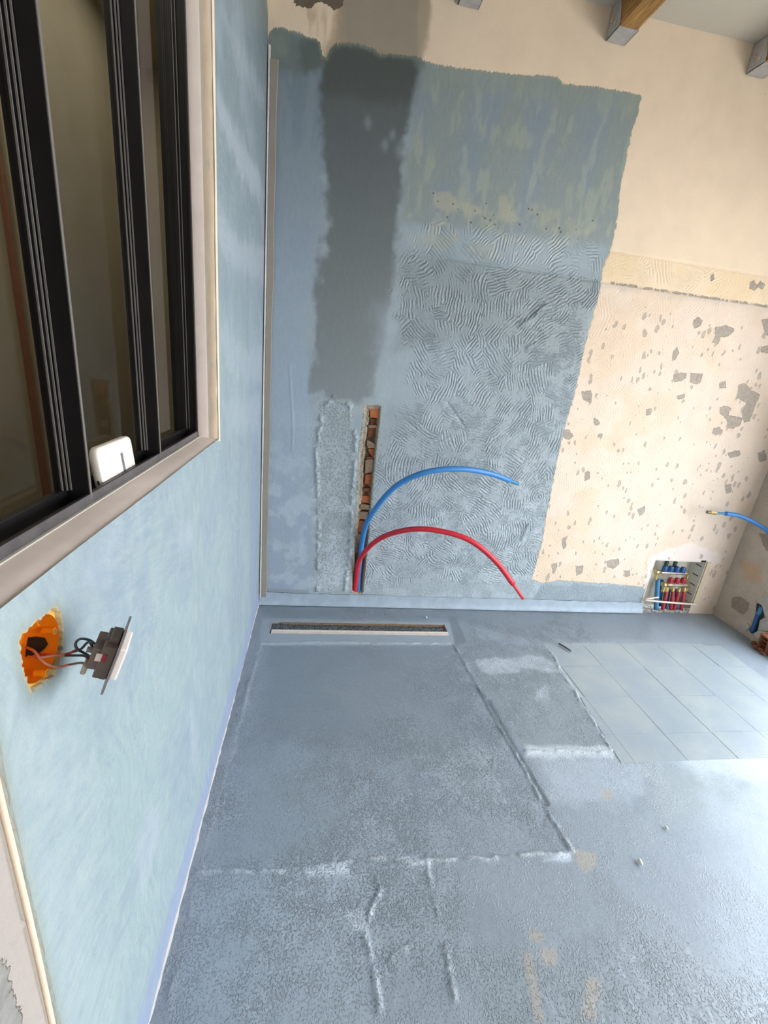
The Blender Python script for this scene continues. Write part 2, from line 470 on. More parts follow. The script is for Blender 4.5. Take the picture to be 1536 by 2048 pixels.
def glass():
    g = G('window_glass')
    tr = g.n('ShaderNodeBsdfTransparent'); tr.inputs[0].default_value = (0.86, 0.88, 0.85, 1)
    gl = g.n('ShaderNodeBsdfGlossy'); gl.inputs['Roughness'].default_value = 0.02
    gl.inputs['Color'].default_value = (0.9, 0.9, 0.9, 1)
    fr = g.n('ShaderNodeFresnel'); fr.inputs[0].default_value = 1.20
    mx = g.n('ShaderNodeMixShader')
    g.t.links.new(fr.outputs[0], mx.inputs[0]); g.t.links.new(tr.outputs[0], mx.inputs[1]); g.t.links.new(gl.outputs[0], mx.inputs[2])
    g.t.links.new(mx.outputs[0], g.out.inputs[0])
    return g.m
M_GLASS = glass()

# ------------------------------------------------------------------ back wall
def px_b(pts): return [BW(u, v) for u, v in pts]
MEM_B = px_b([(526, 66), (533, 78), (545, 54), (575, 56), (600, 66), (625, 76), (641, 84), (645, 112), (652, 116), (660, 96), (672, 88), (690, 85),
              (720, 88), (748, 97), (760, 110), (776, 107), (800, 108), (830, 112), (856, 124), (880, 130), (920, 137), (960, 141), (1000, 146),
              (1060, 152), (1085, 150), (1112, 153), (1130, 168), (1180, 172), (1230, 180), (1283, 191), (1278, 222), (1264, 262), (1252, 320),
              (1241, 370), (1234, 440), (1224, 490), (1204, 540), (1203, 560), (1196, 600), (1184, 640), (1170, 690), (1160, 740), (1152, 780),
              (1136, 830), (1121, 890), (1109, 950), (1100, 1000), (1091, 1040), (1086, 1080), (1074, 1120), (1064, 1158), (1085, 1166),
              (1120, 1160), (1180, 1165), (1230, 1168), (1286, 1173), (1296, 1186), (1300, 1240), (900, 1300), (400, 1300), (400, 66)])
CHASE = px_b([(731, 811), (760.5, 813), (757, 850), (749, 923), (741, 1011), (733, 1100), (728, 1153), (724.6, 1186), (716, 1188), (704, 1182), (708, 1110), (717, 1000), (722, 890), (729, 846)])
CHASE_DEEP = px_b([(740, 822), (757, 822), (748, 923), (740, 1011), (731, 1100), (723, 1184), (706, 1182), (711, 1110), (724, 1000), (731, 890)])
NX0, NX1, NZ1 = BW(1309, 1121)[0], BW(1414, 1123)[0], BW(1360, 1121)[1]
BIG_CHIPS = [  # px polygons of larger bare patches on the unpainted part
    [(1430, 655), (1450, 650), (1468, 656), (1466, 664), (1452, 674), (1440, 675), (1436, 690), (1424, 684), (1428, 672)],
    [(1384, 642), (1396, 633), (1404, 640), (1400, 652), (1388, 658)],
    [(1346, 748), (1374, 745), (1372, 758), (1362, 762), (1348, 765)],
    [(1380, 745), (1404, 748), (1402, 764), (1392, 770), (1380, 764)],
    [(1162, 783), (1182, 780), (1184, 794), (1180, 806), (1166, 800)],
    [(1124, 860), (1138, 858), (1147, 872), (1138, 880), (1126, 877)],
    [(1292, 818), (1304, 816), (1302, 828), (1292, 832)],
    [(1438, 815), (1452, 812), (1462, 818), (1456, 830), (1484, 836), (1480, 850), (1466, 858), (1456, 856), (1452, 838), (1440, 828)],
    [(1476, 770), (1490, 766), (1500, 778), (1520, 790), (1512, 808), (1500, 842), (1488, 846), (1482, 828), (1492, 806), (1472, 796)],
    [(1426, 856), (1440, 854), (1444, 866), (1432, 872), (1424, 866)],
    [(1346, 700), (1354, 694), (1358, 706), (1350, 720), (1344, 718)],
    [(1522, 640), (1560, 630), (1560, 670), (1534, 672), (1526, 660)],
    [(1520, 692), (1560, 690), (1560, 708), (1522, 706)],
    [(1498, 565), (1506, 562), (1512, 570), (1520, 562), (1528, 570), (1524, 580), (1514, 574), (1506, 582), (1496, 578)],
    [(1420, 552), (1426, 548), (1428, 558), (1420, 564)],
    [(1170, 945), (1178, 940), (1180, 958), (1168, 962)],
    [(1186, 835), (1196, 838), (1200, 848), (1190, 852)],
    [(1196, 868), (1206, 866), (1204, 874), (1196, 876)],
    [(1212, 1122), (1236, 1117), (1240, 1128), (1226, 1138), (1214, 1134)],
    [(1248, 1142), (1260, 1140), (1260, 1152), (1250, 1154)],
    [(1150, 1132), (1166, 1130), (1164, 1146), (1152, 1152)],
    [(1122, 1078), (1132, 1072), (1132, 1092), (1126, 1100)],
    [(1102, 1128), (1114, 1126), (1112, 1140), (1104, 1150)],
    [(1448, 970), (1462, 968), (1464, 984), (1452, 988)],
    [(1455, 905), (1480, 900), (1482, 912), (1458, 916)],
    [(1515, 905), (1530, 900), (1534, 920), (1518, 925)],
    [(1275, 1018), (1290, 1012), (1290, 1024), (1278, 1034)],
    [(1352, 792), (1368, 788), (1370, 796), (1356, 800)],
    [(1436, 765), (1452, 762), (1450, 776), (1438, 778)],
]
TOP_CHIP = px_b([(585, -12), (690, -12), (684, 14), (668, 22), (655, 8), (640, 4), (618, 16), (604, 12), (592, 12)])
def z_seam(x): return 2.052 + 0.0 * x

def paint_back(x, z):
    n = len(x)
    F1 = fbm(x, z, 5.0, 11); F2 = fbm(x, z, 16.0, 21); FS = fbm(x, z, 22.0, 31, 4, 4.0)
    def soft(px, blur, namp=0.06):
        s = sdf_poly(x, z, px_b(px)) + (F2 - 0.5) * namp
        return sstep(-blur, blur, s)
    L = lambda r, g, b: coat(r, g, b, K_MEM)
    # --- membrane
    c = np.tile(L(122, 141, 154), (n, 1))
    c = lay(c, sstep(1.5, 0.2, z) * 0.75, L(142, 161, 174))
    c = lay(c, sstep(0.45, 0.65, F1) * 0.30, L(148, 164, 176))
    # left strip along the tape
    ls = soft([(500, 60), (640, 85), (648, 130), (652, 300), (640, 480), (622, 620), (618, 800), (632, 1190), (500, 1190)], 0.03)
    c = lay(c, ls * 0.9, L(128, 150, 174))
    c = lay(c, ls * sstep(1.6, 2.7, z) * 0.8, L(92, 110, 126))
    c = lay(c, ls * sstep(0.42, 0.6, FS) * 0.25, L(128, 146, 156))
    # dark damp strip
    ds = soft([(648, 80), (765, 95), (856, 112), (852, 150), (828, 192), (816, 250), (803, 330), (806, 380), (792, 430), (794, 500), (780, 600), (764, 700), (745, 790), (716, 806), (652, 792), (622, 782), (632, 600), (648, 500), (658, 350), (642, 200)], 0.022, 0.08)
    t = np.clip((z - 1.25) / 1.5, 0, 1)[:, None]
    dc = L(108, 121, 129) * (1 - t) + L(69, 77, 80) * t
    a = (ds * 0.95)[:, None]; c = c * (1 - a) + dc * a
    cap = soft([(640, 80), (770, 95), (858, 112), (852, 150), (826, 200), (745, 200), (650, 180)], 0.03, 0.05)
    c = lay(c, cap * 0.7, L(66, 74, 74))
    for (u, v, r) in ((736, 245, .03), (785, 270, .025), (770, 290, .03), (800, 300, .04)):
        bx, bz = BW(u, v); c = lay(c, sstep(r, 0.0, np.hypot(x - bx, (z - bz) * .7)) * 0.45, L(128, 146, 156))
    # top-left cap
    c = lay(c, soft([(520, 40), (560, 50), (645, 80), (645, 130), (590, 150), (540, 118), (520, 118)], 0.02, 0.05) * 0.75, L(92, 108, 106))
    c = lay(c, soft([(600, 80), (645, 84), (645, 140), (610, 150), (595, 125)], 0.02) * 0.8, L(76, 90, 88))
    c = lay(c, soft([(536, 72), (570, 70), (575, 105), (540, 112)], 0.03) * 0.5, L(126, 138, 128))
    # upper right: blue over green-grey, streaky
    ur = soft([(838, 130), (1300, 180), (1230, 500), (800, 450), (812, 330), (826, 230)], 0.03)
    c = lay(c, ur * 0.85, L(110, 130, 147))
    gr = sstep(0.44, 0.60, fbm(x, z, 7.0, 41, 4, 2.6))
    c = lay(c, ur * gr * 0.7, L(118, 134, 132))
    c = lay(c, ur * sstep(0.52, 0.70, fbm(x, z, 34.0, 43, 4, 10.0)) * 0.35, L(150, 160, 138))
    band = soft([(838, 118), (1140, 150), (1290, 190), (1280, 225), (1100, 200), (850, 170)], 0.04)
    c = lay(c, band * 0.6, L(124, 138, 134))
    # pale yellowish bare-looking patches
    for pp, al in (([(866, 388), (905, 392), (960, 408), (985, 420), (975, 436), (900, 432), (858, 428)], .8),
                   ([(990, 372), (1020, 384), (1040, 430), (1050, 450), (1010, 452), (990, 430)], .75),
                   ([(1060, 400), (1130, 440), (1190, 450), (1180, 475), (1090, 462), (1050, 440)], .5),
                   ([(856, 448), (890, 446), (916, 462), (914, 488), (884, 500), (852, 496)], .85),
                   ([(930, 490), (985, 494), (1002, 508), (960, 512), (930, 505)], .7),
                   ([(1000, 470), (1056, 476), (1050, 488), (1004, 486)], .6),
                   ([(1090, 482), (1130, 486), (1110, 506), (1084, 504)], .5),
                   ([(822, 350), (842, 350), (848, 372), (826, 372)], .5), ([(815, 470), (846, 476), (842, 496), (816, 492)], .35)):
        c = lay(c, soft(pp, 0.016, 0.08) * al * .85 * sstep(.30, .52, fbm(x, z, 24., 71)), L(152, 152, 132))
    c = lay(c, soft([(800, 440), (1220, 490), (1204, 550), (800, 505)], 0.03) * 0.4, L(134, 156, 172))
    # seam shade runs on under the membrane
    # mid and lower field
    c = lay(c, soft([(760, 620), (870, 600), (1000, 700), (900, 830), (760, 800)], 0.08, 0.1) * 0.55, L(138, 158, 176))
    c = lay(c, soft([(800, 505), (1205, 555), (1160, 760), (960, 680), (790, 700)], 0.06, 0.1) * 0.85, L(116, 133, 143))
    c = lay(c, soft([(640, 800), (702, 800), (716, 900), (706, 1180), (622, 1190), (634, 900)], 0.012, 0.03) * 0.5, L(140, 154, 162))
    for px in ([(668, 1060), (700, 1060), (700, 1180), (640, 1180)],):
        c = lay(c, soft(px, 0.03) * 0.4, L(164, 184, 200))
    c = lay(c, sstep(0.50, 0.66, fbm(x, z, 12.0, 61)) * sstep(1.4, 0.6, z) * 0.35, L(168, 186, 202))
    bot = sstep(0.10, 0.05, z)
    c = lay(c, bot * 0.5, L(138, 154, 164))
    c = lay(c, soft([(534, 1178), (618, 1180), (618, 1192), (534, 1192)], 0.003, 0.0) * 0.8, L(120, 136, 150))
    c = lay(c, soft([(1080, 1168), (1296, 1174), (1300, 1205), (1064, 1205)], 0.01) * 0.6, L(112, 130, 146))
    L = lambda r, g, b: lin((r, g, b)) * K_BACK
    # --- bare
    b = np.tile(L(250, 230, 207), (n, 1))
    strip = sstep(2.045, 2.055, z) * sstep(2.20, 2.19, z + (F2 - .5) * .02)
    b = lay(b, strip * 0.8, L(246, 222, 186))
    b = lay(b, strip * sstep(.45, .6, F1) * .6, L(248, 230, 206))
    low = sstep(2.055, 2.045, z)
    b = lay(b, low, L(244, 226, 210))
    b = lay(b, low * sstep(.47, .66, F1) * 0.5, L(240, 214, 186))
    b = lay(b, low * sstep(2.0, 2.045, z + (F2 - .5) * .06) * .5, L(204, 194, 188))
    b = lay(b, low * sstep(1.9, 2.75, x) * 0.25, L(226, 216, 208))
    for pp, al, cc in (([(1296, 1118), (1330, 1098), (1380, 1088), (1440, 1110), (1440, 1125), (1300, 1200), (1284, 1160)], 1., (246, 232, 228)),):
        b = lay(b, soft(pp, .012, .05) * al, L(*cc))
    taupe = soft([(684, -20), (858, -20), (856, 60), (846, 135), (700, 130), (650, 110), (664, 80), (672, 40)], .02, .05)
    b = lay(b, taupe * .95, L(164, 154, 140))
    b = lay(b, soft([(838, -20), (862, -20), (858, 40), (846, 130), (834, 130)], .012, .03) * .6, L(196, 180, 156))
    b = lay(b, soft([(590, 12), (680, 20), (675, 110), (640, 100), (620, 60)], .03, .06) * sstep(.45, .6, FS) * .7, L(206, 178, 150))
    # --- chips
    ch = np.full(n, -1.0)
    for pp in BIG_CHIPS: ch = np.maximum(ch, sdf_poly(x, z, px_b(pp)))
    ch = np.maximum(ch, np.where((x > 1.84) & (sdf_poly(x, z, MEM_B) < -.01), .0045 - np.abs(z - z_seam(x) + .004), -1.))
    tch = sdf_poly(x, z, TOP_CHIP); ch = np.maximum(ch, tch)
    cc = np.tile(L(182, 172, 162), (n, 1)); cc = lay(cc, (tch > -.03).astype(float), L(118, 106, 92))
    # --- signed distance of the membrane, chase
    sd = sdf_poly(x, z, MEM_B)
    cd = sdf_poly(x, z, CHASE)
    sd = np.minimum(sd, -cd - 0.004)
    b = lay(b, sstep(-0.012, 0.0, cd), L(176, 164, 148))
    b = lay(b, sstep(0.0, 0.02, sdf_poly(x, z, CHASE_DEEP)), L(120, 98, 82))
    comb = np.zeros(n)
    cr = soft([(800, 505), (1206, 556), (1075, 1165), (720, 1165), (760, 870), (830, 800), (800, 640)], 0.05, 0.15)
    comb = np.maximum(comb, cr)
    comb = np.maximum(comb, soft([(840, 440), (1225, 490), (1204, 548), (830, 510)], 0.03) * .7)
    comb = np.where(sd < 0, np.maximum(0.22, 0.45 * strip * sstep(.4, .55, F1)), comb) * np.where((sd < 0) & (z > 2.19), 0, 1)
    grain = 0.10 + 0.55 * sstep(1.35, 0.9, z) * (sd > -.01) + 0.5 * cr
    grain = np.maximum(grain, soft([(640, 800), (702, 800), (712, 900), (706, 1180), (622, 1190), (634, 900)], .02) * 1.3)
    grain = grain * (1 - ds * .9) * (1 - .8 * ls)
    grain = np.where(sd < -0.005, np.where(z > 2.2, 0.05, 0.22), grain)
    grain = np.where(cd > -0.01, 1.6, grain)
    nick = low * (0.85 + 0.4 * sstep(.45, .6, fbm(x, z, 3.0, 77))) * sstep(2.04, 1.85, z) * (sd < 0)
    dots = soft([(850, 385), (1195, 440), (1190, 478), (1000, 455), (850, 432)], .02)
    nick = np.maximum(nick, dots * 1.3 * (sd > 0))
    nick = nick * (cd < -.02)
    return dict(col_mem=c, col_bare=b, col_chip=cc, sdf=sd, chip=ch, comb=comb, grain=grain, nick=nick)

def pos_back(x, z):
    y = -(fbm(x, z, 2.2, 3, 3) - .5) * 0.010
    sd = sdf_poly(x, z, MEM_B)
    s = z_seam(x)
    y -= 0.004 * sstep(s - .003, s + .003, z) * sstep(2.9, 2.25, z) * sstep(.82, .95, x)              # upper coat stands proud at the seam
    y += 0.006 * np.exp(-((z - s + .005) / .005) ** 2) * sstep(.82, .95, x)
    y += 0.003 * np.exp(-((z - 2.197) / .005) ** 2) * (x > 1.8)
    # raised edges: lumps and column outline
    lump = px_b([(1044, 648), (1060, 640), (1078, 622), (1090, 612)])
    y -= 0.012 * np.exp(-(dist_line(x, z, lump) / .014) ** 2) * (0.5 + fbm(x, z, 60., 5))
    lump2 = px_b([(1056, 696), (1070, 688)])
    y -= 0.008 * np.exp(-(dist_line(x, z, lump2) / .012) ** 2) * (0.5 + fbm(x, z, 60., 6))
    lump3 = px_b([(1044, 1078), (1058, 1048)])
    y -= 0.010 * np.exp(-(dist_line(x, z, lump3) / .012) ** 2) * (0.4 + fbm(x, z, 60., 8))
    colm = px_b([(634, 1180), (638, 1050), (632, 900), (645, 815), (668, 795), (700, 812), (712, 880), (704, 1000), (700, 1100), (690, 1180)])
    y -= 0.007 * np.exp(-(dist_line(x, z, colm) / .011) ** 2) * sstep(.4, .6, fbm(x, z, 34., 9)) * 1.4
    for ln, w, d in ((px_b([(895, 805), (930, 855)]), .005, .006), (px_b([(815, 845), (868, 885)]), .005, .004), (px_b([(868, 885), (900, 870)]), .005, .004),
                     (px_b([(584, 900), (586, 860), (579, 730)]), .004, -.0025), (px_b([(890, 712), (925, 717)]), .004, .004)):
        y += d * np.exp(-(dist_line(x, z, ln) / w) ** 2)
    cd = sdf_poly(x, z, CHASE)
    y += 0.016 * sstep(-0.003, 0.004, cd) + (fbm(x, z, 70., 13) - .5) * 0.014 * (cd > 0)
    y += 0.030 * sstep(-0.002, 0.006, sdf_poly(x, z, CHASE_DEEP))
    # plaster filler standing a little proud round the cabinet
    fil = sdf_poly(x, z, px_b([(1296, 1118), (1330, 1098), (1380, 1088), (1440, 1110), (1440, 1125), (1300, 1190), (1284, 1160)]))
    y -= 0.004 * sstep(-.01, .01, fil + (fbm(x, z, 25., 15) - .5) * .04)
    return np.stack([x, y, z], 1)

xs = np.linspace(0.0, ROOM_X, 600); zs = np.linspace(0.0, ROOM_Z, 580)
me = grid_mesh(xs, zs, pos_back, paint_back, drop=lambda u, v: (u > NX0) & (u < NX1) & (v < NZ1))
wall_back = link('wall_back', me, M_BACK, kind='structure')
tag(wall_back, 'cream plaster wall with a large blue-grey waterproofed area and a chased slot')

# backing so that the wall has thickness
bm = bmesh.new()
box(bm, (-0.13, 0.075, 0), (NX0 - .01, 0.25, ROOM_Z)); box(bm, (NX0 - .01, 0.15, 0), (NX1 + .01, .25, ROOM_Z))
box(bm, (NX1 + .01, 0.075, 0), (ROOM_X + .3, .25, ROOM_Z)); box(bm, (NX0 - .01, .02, NZ1 + .012), (NX1 + .01, .15, ROOM_Z))
link('wall_backing', bm_me(bm), M_PLAIN, wall_back)

# brick remains inside the chase: terracotta cell walls and mortar lumps
rb = random.Random(3)
def brick_piece(uv4, y0, y1, mat, name='brick'):
    a = [hit(u, v, 1, y0) for u, v in uv4]
    bm = bmesh.new(); prism(bm, [Vector(q) for q in a], (0, y1 - y0, 0))
    return link(name, bm_me(bm), mat, wall_back)
Z8 = lambda x, y: (640 + x / 4.55, 780 + y / 4.55)
for q, y0, mt in (
    ([(455, 175), (535, 170), (532, 255), (458, 250)], .012, M_TERRA), ([(462, 262), (530, 260), (524, 322), (460, 318)], .034, M_TERRA_D),
    ([(440, 335), (528, 330), (520, 430), (436, 425)], .030, M_TERRA_D), ([(440, 322), (530, 322), (528, 345), (438, 345)], .014, M_MORTAR),
    ([(430, 455), (500, 490), (516, 525), (440, 530), (425, 500)], .012, M_MORTAR), ([(436, 540), (508, 530), (502, 625), (470, 600)], .026, M_TERRA),
    ([(425, 610), (495, 615), (490, 640), (425, 640)], .018, M_TERRA_D), ([(415, 640), (475, 630), (495, 660), (488, 740), (410, 760)], .012, M_MORTAR),
    ([(415, 770), (485, 765), (478, 870), (410, 850)], .026, M_TERRA), ([(395, 895), (475, 890), (470, 935), (405, 920)], .022, M_TERRA_D),
    ([(385, 965), (468, 968), (462, 1035), (380, 1020)], .024, M_TERRA), ([(370, 1040), (460, 1050), (455, 1090), (368, 1085)], .012, M_MORTAR),
    ([(355, 1110), (440, 1110), (420, 1180), (350, 1170)], .016, M_MORTAR), ([(340, 1190), (400, 1190), (385, 1290), (332, 1300)], .020, M_TERRA_D),
    ([(325, 1320), (370, 1310), (355, 1400), (318, 1410)], .018, M_MORTAR)):
    brick_piece([Z8(*p) for p in q], y0, .06, mt)

# corner tape and fillets
bm = bmesh.new()
zz = [0.05 + i * (BW(540, 118)[1] - 0.05) / 30 for i in range(31)]
A = []
for i, z in enumerate(zz):
    w = .030 + .002 * math.sin(i * 1.3) ; x0 = .013 + .001 * math.sin(i * .7)
    A.append([bm.verts.new((x0, -.0065, z)), bm.verts.new((x0 + .002, -.0085, z)), bm.verts.new((x0 + w, -.0085, z)), bm.verts.new((x0 + w + .003, -.005, z))])
for a, b in zip(A[:-1], A[1:]):
    for k in range(3): bm.faces.new((a[k], a[k + 1], b[k + 1], b[k]))
link('sealing_tape', bm_me(bm), M_TAPE, wall_back)
def fillet(name, p0, p1, ax, w, hgt, mat, kind_label, n=40, lo=0.0, var=.10):
    """concave band in the inner corner along p0->p1; ax = the two directions that leave the corner"""
    p0 = Vector(p0); p1 = Vector(p1); a1, a2 = Vector(ax[0]), Vector(ax[1])
    bm = bmesh.new(); prev = None; rr = random.Random(5)
    for i in range(n + 1):
        p = p0.lerp(p1, i / n); ww = w * (1 + var * (rr.random() - .5)); hh = hgt * (1 + var * (rr.random() - .5))
        row = []
        for k in range(6):
            t = k / 5 * math.pi / 2
            row.append(bm.verts.new(p + a1 * (ww * (1 - math.sin(t)) + lo) + a2 * (hh * (1 - math.cos(t)) + lo)))
        if prev:
            for k in range(5): bm.faces.new((prev[k], prev[k + 1], row[k + 1], row[k]))
        prev = row
    o = link(name, bm_me(bm, True), mat, kind='structure'); o['label'] = kind_label
    return o
fillet('trim_1', (0.0, -.0, .0), (NX0 + .02, -.0, .0), ((0, -1, 0), (0, 0, 1)), .022, .075, M_COVE, 'pale blue sealing band along the foot of the back wall', 60, .006)
fillet('trim_2', (0, 0, 0), (0, -2.115, 0), ((1, 0, 0), (0, 0, 1)), .015, .014, M_COVEW, 'whitish sealing line where left wall meets floor', 90, -.003, .5)
fillet('trim_3', (0, 0, .02), (0, 0, BW(532, 90)[1]), ((1, 0, 0), (0, -1, 0)), .009, .009, M_COVEW, 'thin white sealing line up the corner of left and back wall', 40, .006)

# ------------------------------------------------------------------ left wall
HOLE = [LW(u, v) for u, v in [(112, 1214), (122, 1228), (126, 1262), (125, 1300), (118, 1330), (108, 1352), (92, 1362), (78, 1372), (62, 1384), (56, 1366), (46, 1340), (42, 1310), (38, 1284), (44, 1268), (58, 1258), (70, 1244), (84, 1236), (96, 1226)]]
HC = (np.mean([p[0] for p in HOLE]), np.mean([p[1] for p in HOLE]))
HS = 0.075
WY0, WY1, WZ0, WZ1 = -2.10, -1.065, 1.223, 2.78
WEND = -2.116
MEM_L = [(WEND - .002, -.2), (.3, -.2), (.3, BW(533, 60)[1] + .02), (-.02, BW(533, 60)[1] + .06), (-.10, 2.93), (-.2, 3.4), (WEND, 3.4)]
def px_l(pts): return [LW(u, v) for u, v in pts]
def paint_left(y, z):
    n = len(y)
    F1 = fbm(y, z, 4.0, 111); F2 = fbm(y, z, 14.0, 121); FS = fbm(y, z, 18.0, 131, 4, 2.5)
    L = lambda r, g, b: coat(r, g, b, K_LEFT, .18)
    def soft(pts, blur, namp=0.06, sp=px_l):
        return sstep(-blur, blur, sdf_poly(y, z, sp(pts)) + (F2 - .5) * namp)
    c = np.tile(L(168, 195, 210), (n, 1))
    c = lay(c, sstep(.45, .62, F1) * .55, L(176, 206, 214))
    c = lay(c, sstep(.5, .36, fbm(y, z, 6.0, 151, 4, 3.0)) * .45, L(160, 184, 212))
    c = lay(c, sstep(.5, .7, fbm(y, z, 40.0, 161, 4, 30.0)) * .35, L(190, 214, 222))
    c = lay(c, sstep(.48, .62, FS) * sstep(-1.1, -.8, y) * .35, L(150, 172, 196))
    c = lay(c, sstep(-1.9, -2.08, y) * .5, L(196, 220, 228))
    c = lay(c, sstep(.012, .0, z - .085 - .05 * F1) * .95, L(164, 186, 226))
    c = lay(c, sstep(-.36, -.30, y + (F1 - .5) * .05) * sstep(-.14, -.2, y + (F1 - .5) * .05) * sstep(2.0, 1.2, z) * .7, L(164, 186, 222))
    c = lay(c, sstep(-.09, -.03, y) * .25, L(160, 182, 204))
    # darker towards the top, with pale diagonal bands and patches
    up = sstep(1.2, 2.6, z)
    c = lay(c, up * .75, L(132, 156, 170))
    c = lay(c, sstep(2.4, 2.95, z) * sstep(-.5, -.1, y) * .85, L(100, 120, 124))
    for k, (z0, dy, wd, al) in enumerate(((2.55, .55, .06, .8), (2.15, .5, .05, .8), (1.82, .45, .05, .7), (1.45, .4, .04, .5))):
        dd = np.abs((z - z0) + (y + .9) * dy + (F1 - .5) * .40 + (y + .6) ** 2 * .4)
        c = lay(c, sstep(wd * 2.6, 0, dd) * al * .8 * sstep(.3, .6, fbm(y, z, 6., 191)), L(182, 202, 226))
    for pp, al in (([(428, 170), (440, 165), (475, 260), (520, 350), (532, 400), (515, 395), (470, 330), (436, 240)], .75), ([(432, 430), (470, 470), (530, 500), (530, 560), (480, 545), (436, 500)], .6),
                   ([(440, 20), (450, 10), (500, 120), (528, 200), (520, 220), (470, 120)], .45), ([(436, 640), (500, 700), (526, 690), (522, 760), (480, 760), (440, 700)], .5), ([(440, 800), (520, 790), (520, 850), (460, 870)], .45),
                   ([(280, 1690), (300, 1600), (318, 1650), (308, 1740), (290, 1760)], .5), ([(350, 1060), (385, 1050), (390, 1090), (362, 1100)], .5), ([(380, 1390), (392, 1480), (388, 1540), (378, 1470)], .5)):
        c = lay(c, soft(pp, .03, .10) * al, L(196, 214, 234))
    b = np.tile(L(196, 186, 170), (n, 1))
    b = lay(b, sstep(WEND - .012, WEND - .020, y), L(206, 196, 192)) 
    b = lay(b, sstep(-.5, -.4, y), L(236, 222, 194))
    sd = sdf_poly(y, z, MEM_L)
    # thin dark line where the membrane stops at the wall end
    ch = np.full(n, -1.0)
    for pp in ([(-10, 1905), (6, 1930), (8, 1960), (30, 2000), (38, 2040), (40, 2070), (-30, 2070)], [(-20, 2000), (20, 2010), (35, 2025), (30, 2060), (-20, 2060)]):
        ch = np.maximum(ch, sdf_poly(y, z, px_l(pp)))
    # plaster burst round the electrical box
    hs = sdf_poly(y, z, HOLE)
    b = lay(b, sstep(-.02, -.01, hs), L(226, 204, 150))
    sd = np.minimum(sd, -hs - .0012)
    grain = np.full(n, .12) + sstep(.5, .7, F1) * .15
    cc = np.tile(L(172, 172, 170), (n, 1))
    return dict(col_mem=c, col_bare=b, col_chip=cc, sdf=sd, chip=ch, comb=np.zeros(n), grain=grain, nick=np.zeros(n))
def pos_left(y, z):
    x = (fbm(y, z, 2.5, 171, 3) - .5) * .006 * sstep(0, .15, -y)
    x = x - .010 * sstep(WEND, WEND - .004, y) + .014 * sstep(WEND - .014, WEND - .026, y)
    cr = [px_l([(0, 1912), (50, 1830)]), px_l([(10, 1868), (22, 1880)]), px_l([(34, 2010), (55, 1955)]), px_l([(12, 2000), (34, 1950)]), px_l([(34, 1990), (45, 2040)])]
    for l in cr: x += .004 * np.exp(-(dist_line(y, z, l) / .002) ** 2) * (y < WEND - .02)
    return np.stack([x, y, z], 1)
def ax_split(lo, hi, step, cuts):
    pts = sorted({lo, hi, *cuts}); out = []
    for a, b in zip(pts[:-1], pts[1:]):
        k = max(1, int(round((b - a) / step))); out += list(np.linspace(a, b, k + 1)[:-1])
    return np.array(out + [hi])
ys = ax_split(-2.5, 0.0, .006, (WY0, WY1, HC[0] - HS, HC[0] + HS, WEND))
zs2 = ax_split(0.0, ROOM_Z, .008, (WZ0, WZ1, HC[1] - HS, HC[1] + HS))
def drop_left(u, v):
    win = (u > WY0) & (u < WY1) & (v > WZ0) & (v < WZ1)
    hol = (np.abs(u - HC[0]) < HS) & (np.abs(v - HC[1]) < HS)
    return win | hol
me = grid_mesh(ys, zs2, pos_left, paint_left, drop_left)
# add the patch with the ragged hole to the same mesh
def ring_patch():
    N = 160; rows = 12
    th = np.linspace(0, 2 * np.pi, N, endpoint=False)
    per = []
    hp = np.array(HOLE) - np.array(HC)
    for t in th:
        d = np.array([math.cos(t), math.sin(t)])
        best = .03
        for i in range(len(hp)):
            a = hp[i]; b = hp[(i + 1) % len(hp)]; e = b - a
            den = d[0] * e[1] - d[1] * e[0]
            if abs(den) < 1e-12: continue
            s = (a[0] * e[1] - a[1] * e[0]) / den; q = (a[0] * d[1] - a[1] * d[0]) / den
            if s > 0 and 0 <= q <= 1: best = s
        per.append(best)
    per = np.array(per) * (1 + .03 * np.sin(th * 17) + .025 * np.sin(th * 29 + 1))
    outer = HS / np.maximum(np.abs(np.cos(th)), np.abs(np.sin(th)))
    Y = []; Z = []
    for k in range(rows + 1):
        f = (k / rows) ** 1.6
        r = per * (1 - f) + outer * f
        Y.append(HC[0] + r * np.cos(th)); Z.append(HC[1] + r * np.sin(th))
    Y = np.concatenate(Y); Z = np.concatenate(Z)
    P = pos_left(Y, Z); A = paint_left(Y, Z)
    # inner lip turned into the wall
    lipP = P[:N].copy(); lipP[:, 0] -= .012
    P = np.concatenate([lipP, P]); A = {k: np.concatenate([v[:N], v]) for k, v in A.items()}
    q = []
    for k in range(rows + 1):
        for i in range(N):
            j = (i + 1) % N
            q.append((k * N + i, k * N + j, (k + 1) * N + j, (k + 1) * N + i))
    return raw_mesh(P, np.array(q), A)
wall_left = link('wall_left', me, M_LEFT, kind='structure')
tag(wall_left, 'pale blue waterproofed wall below and beside the black window')
rp = link('wall_patch', ring_patch(), M_LEFT, wall_left)
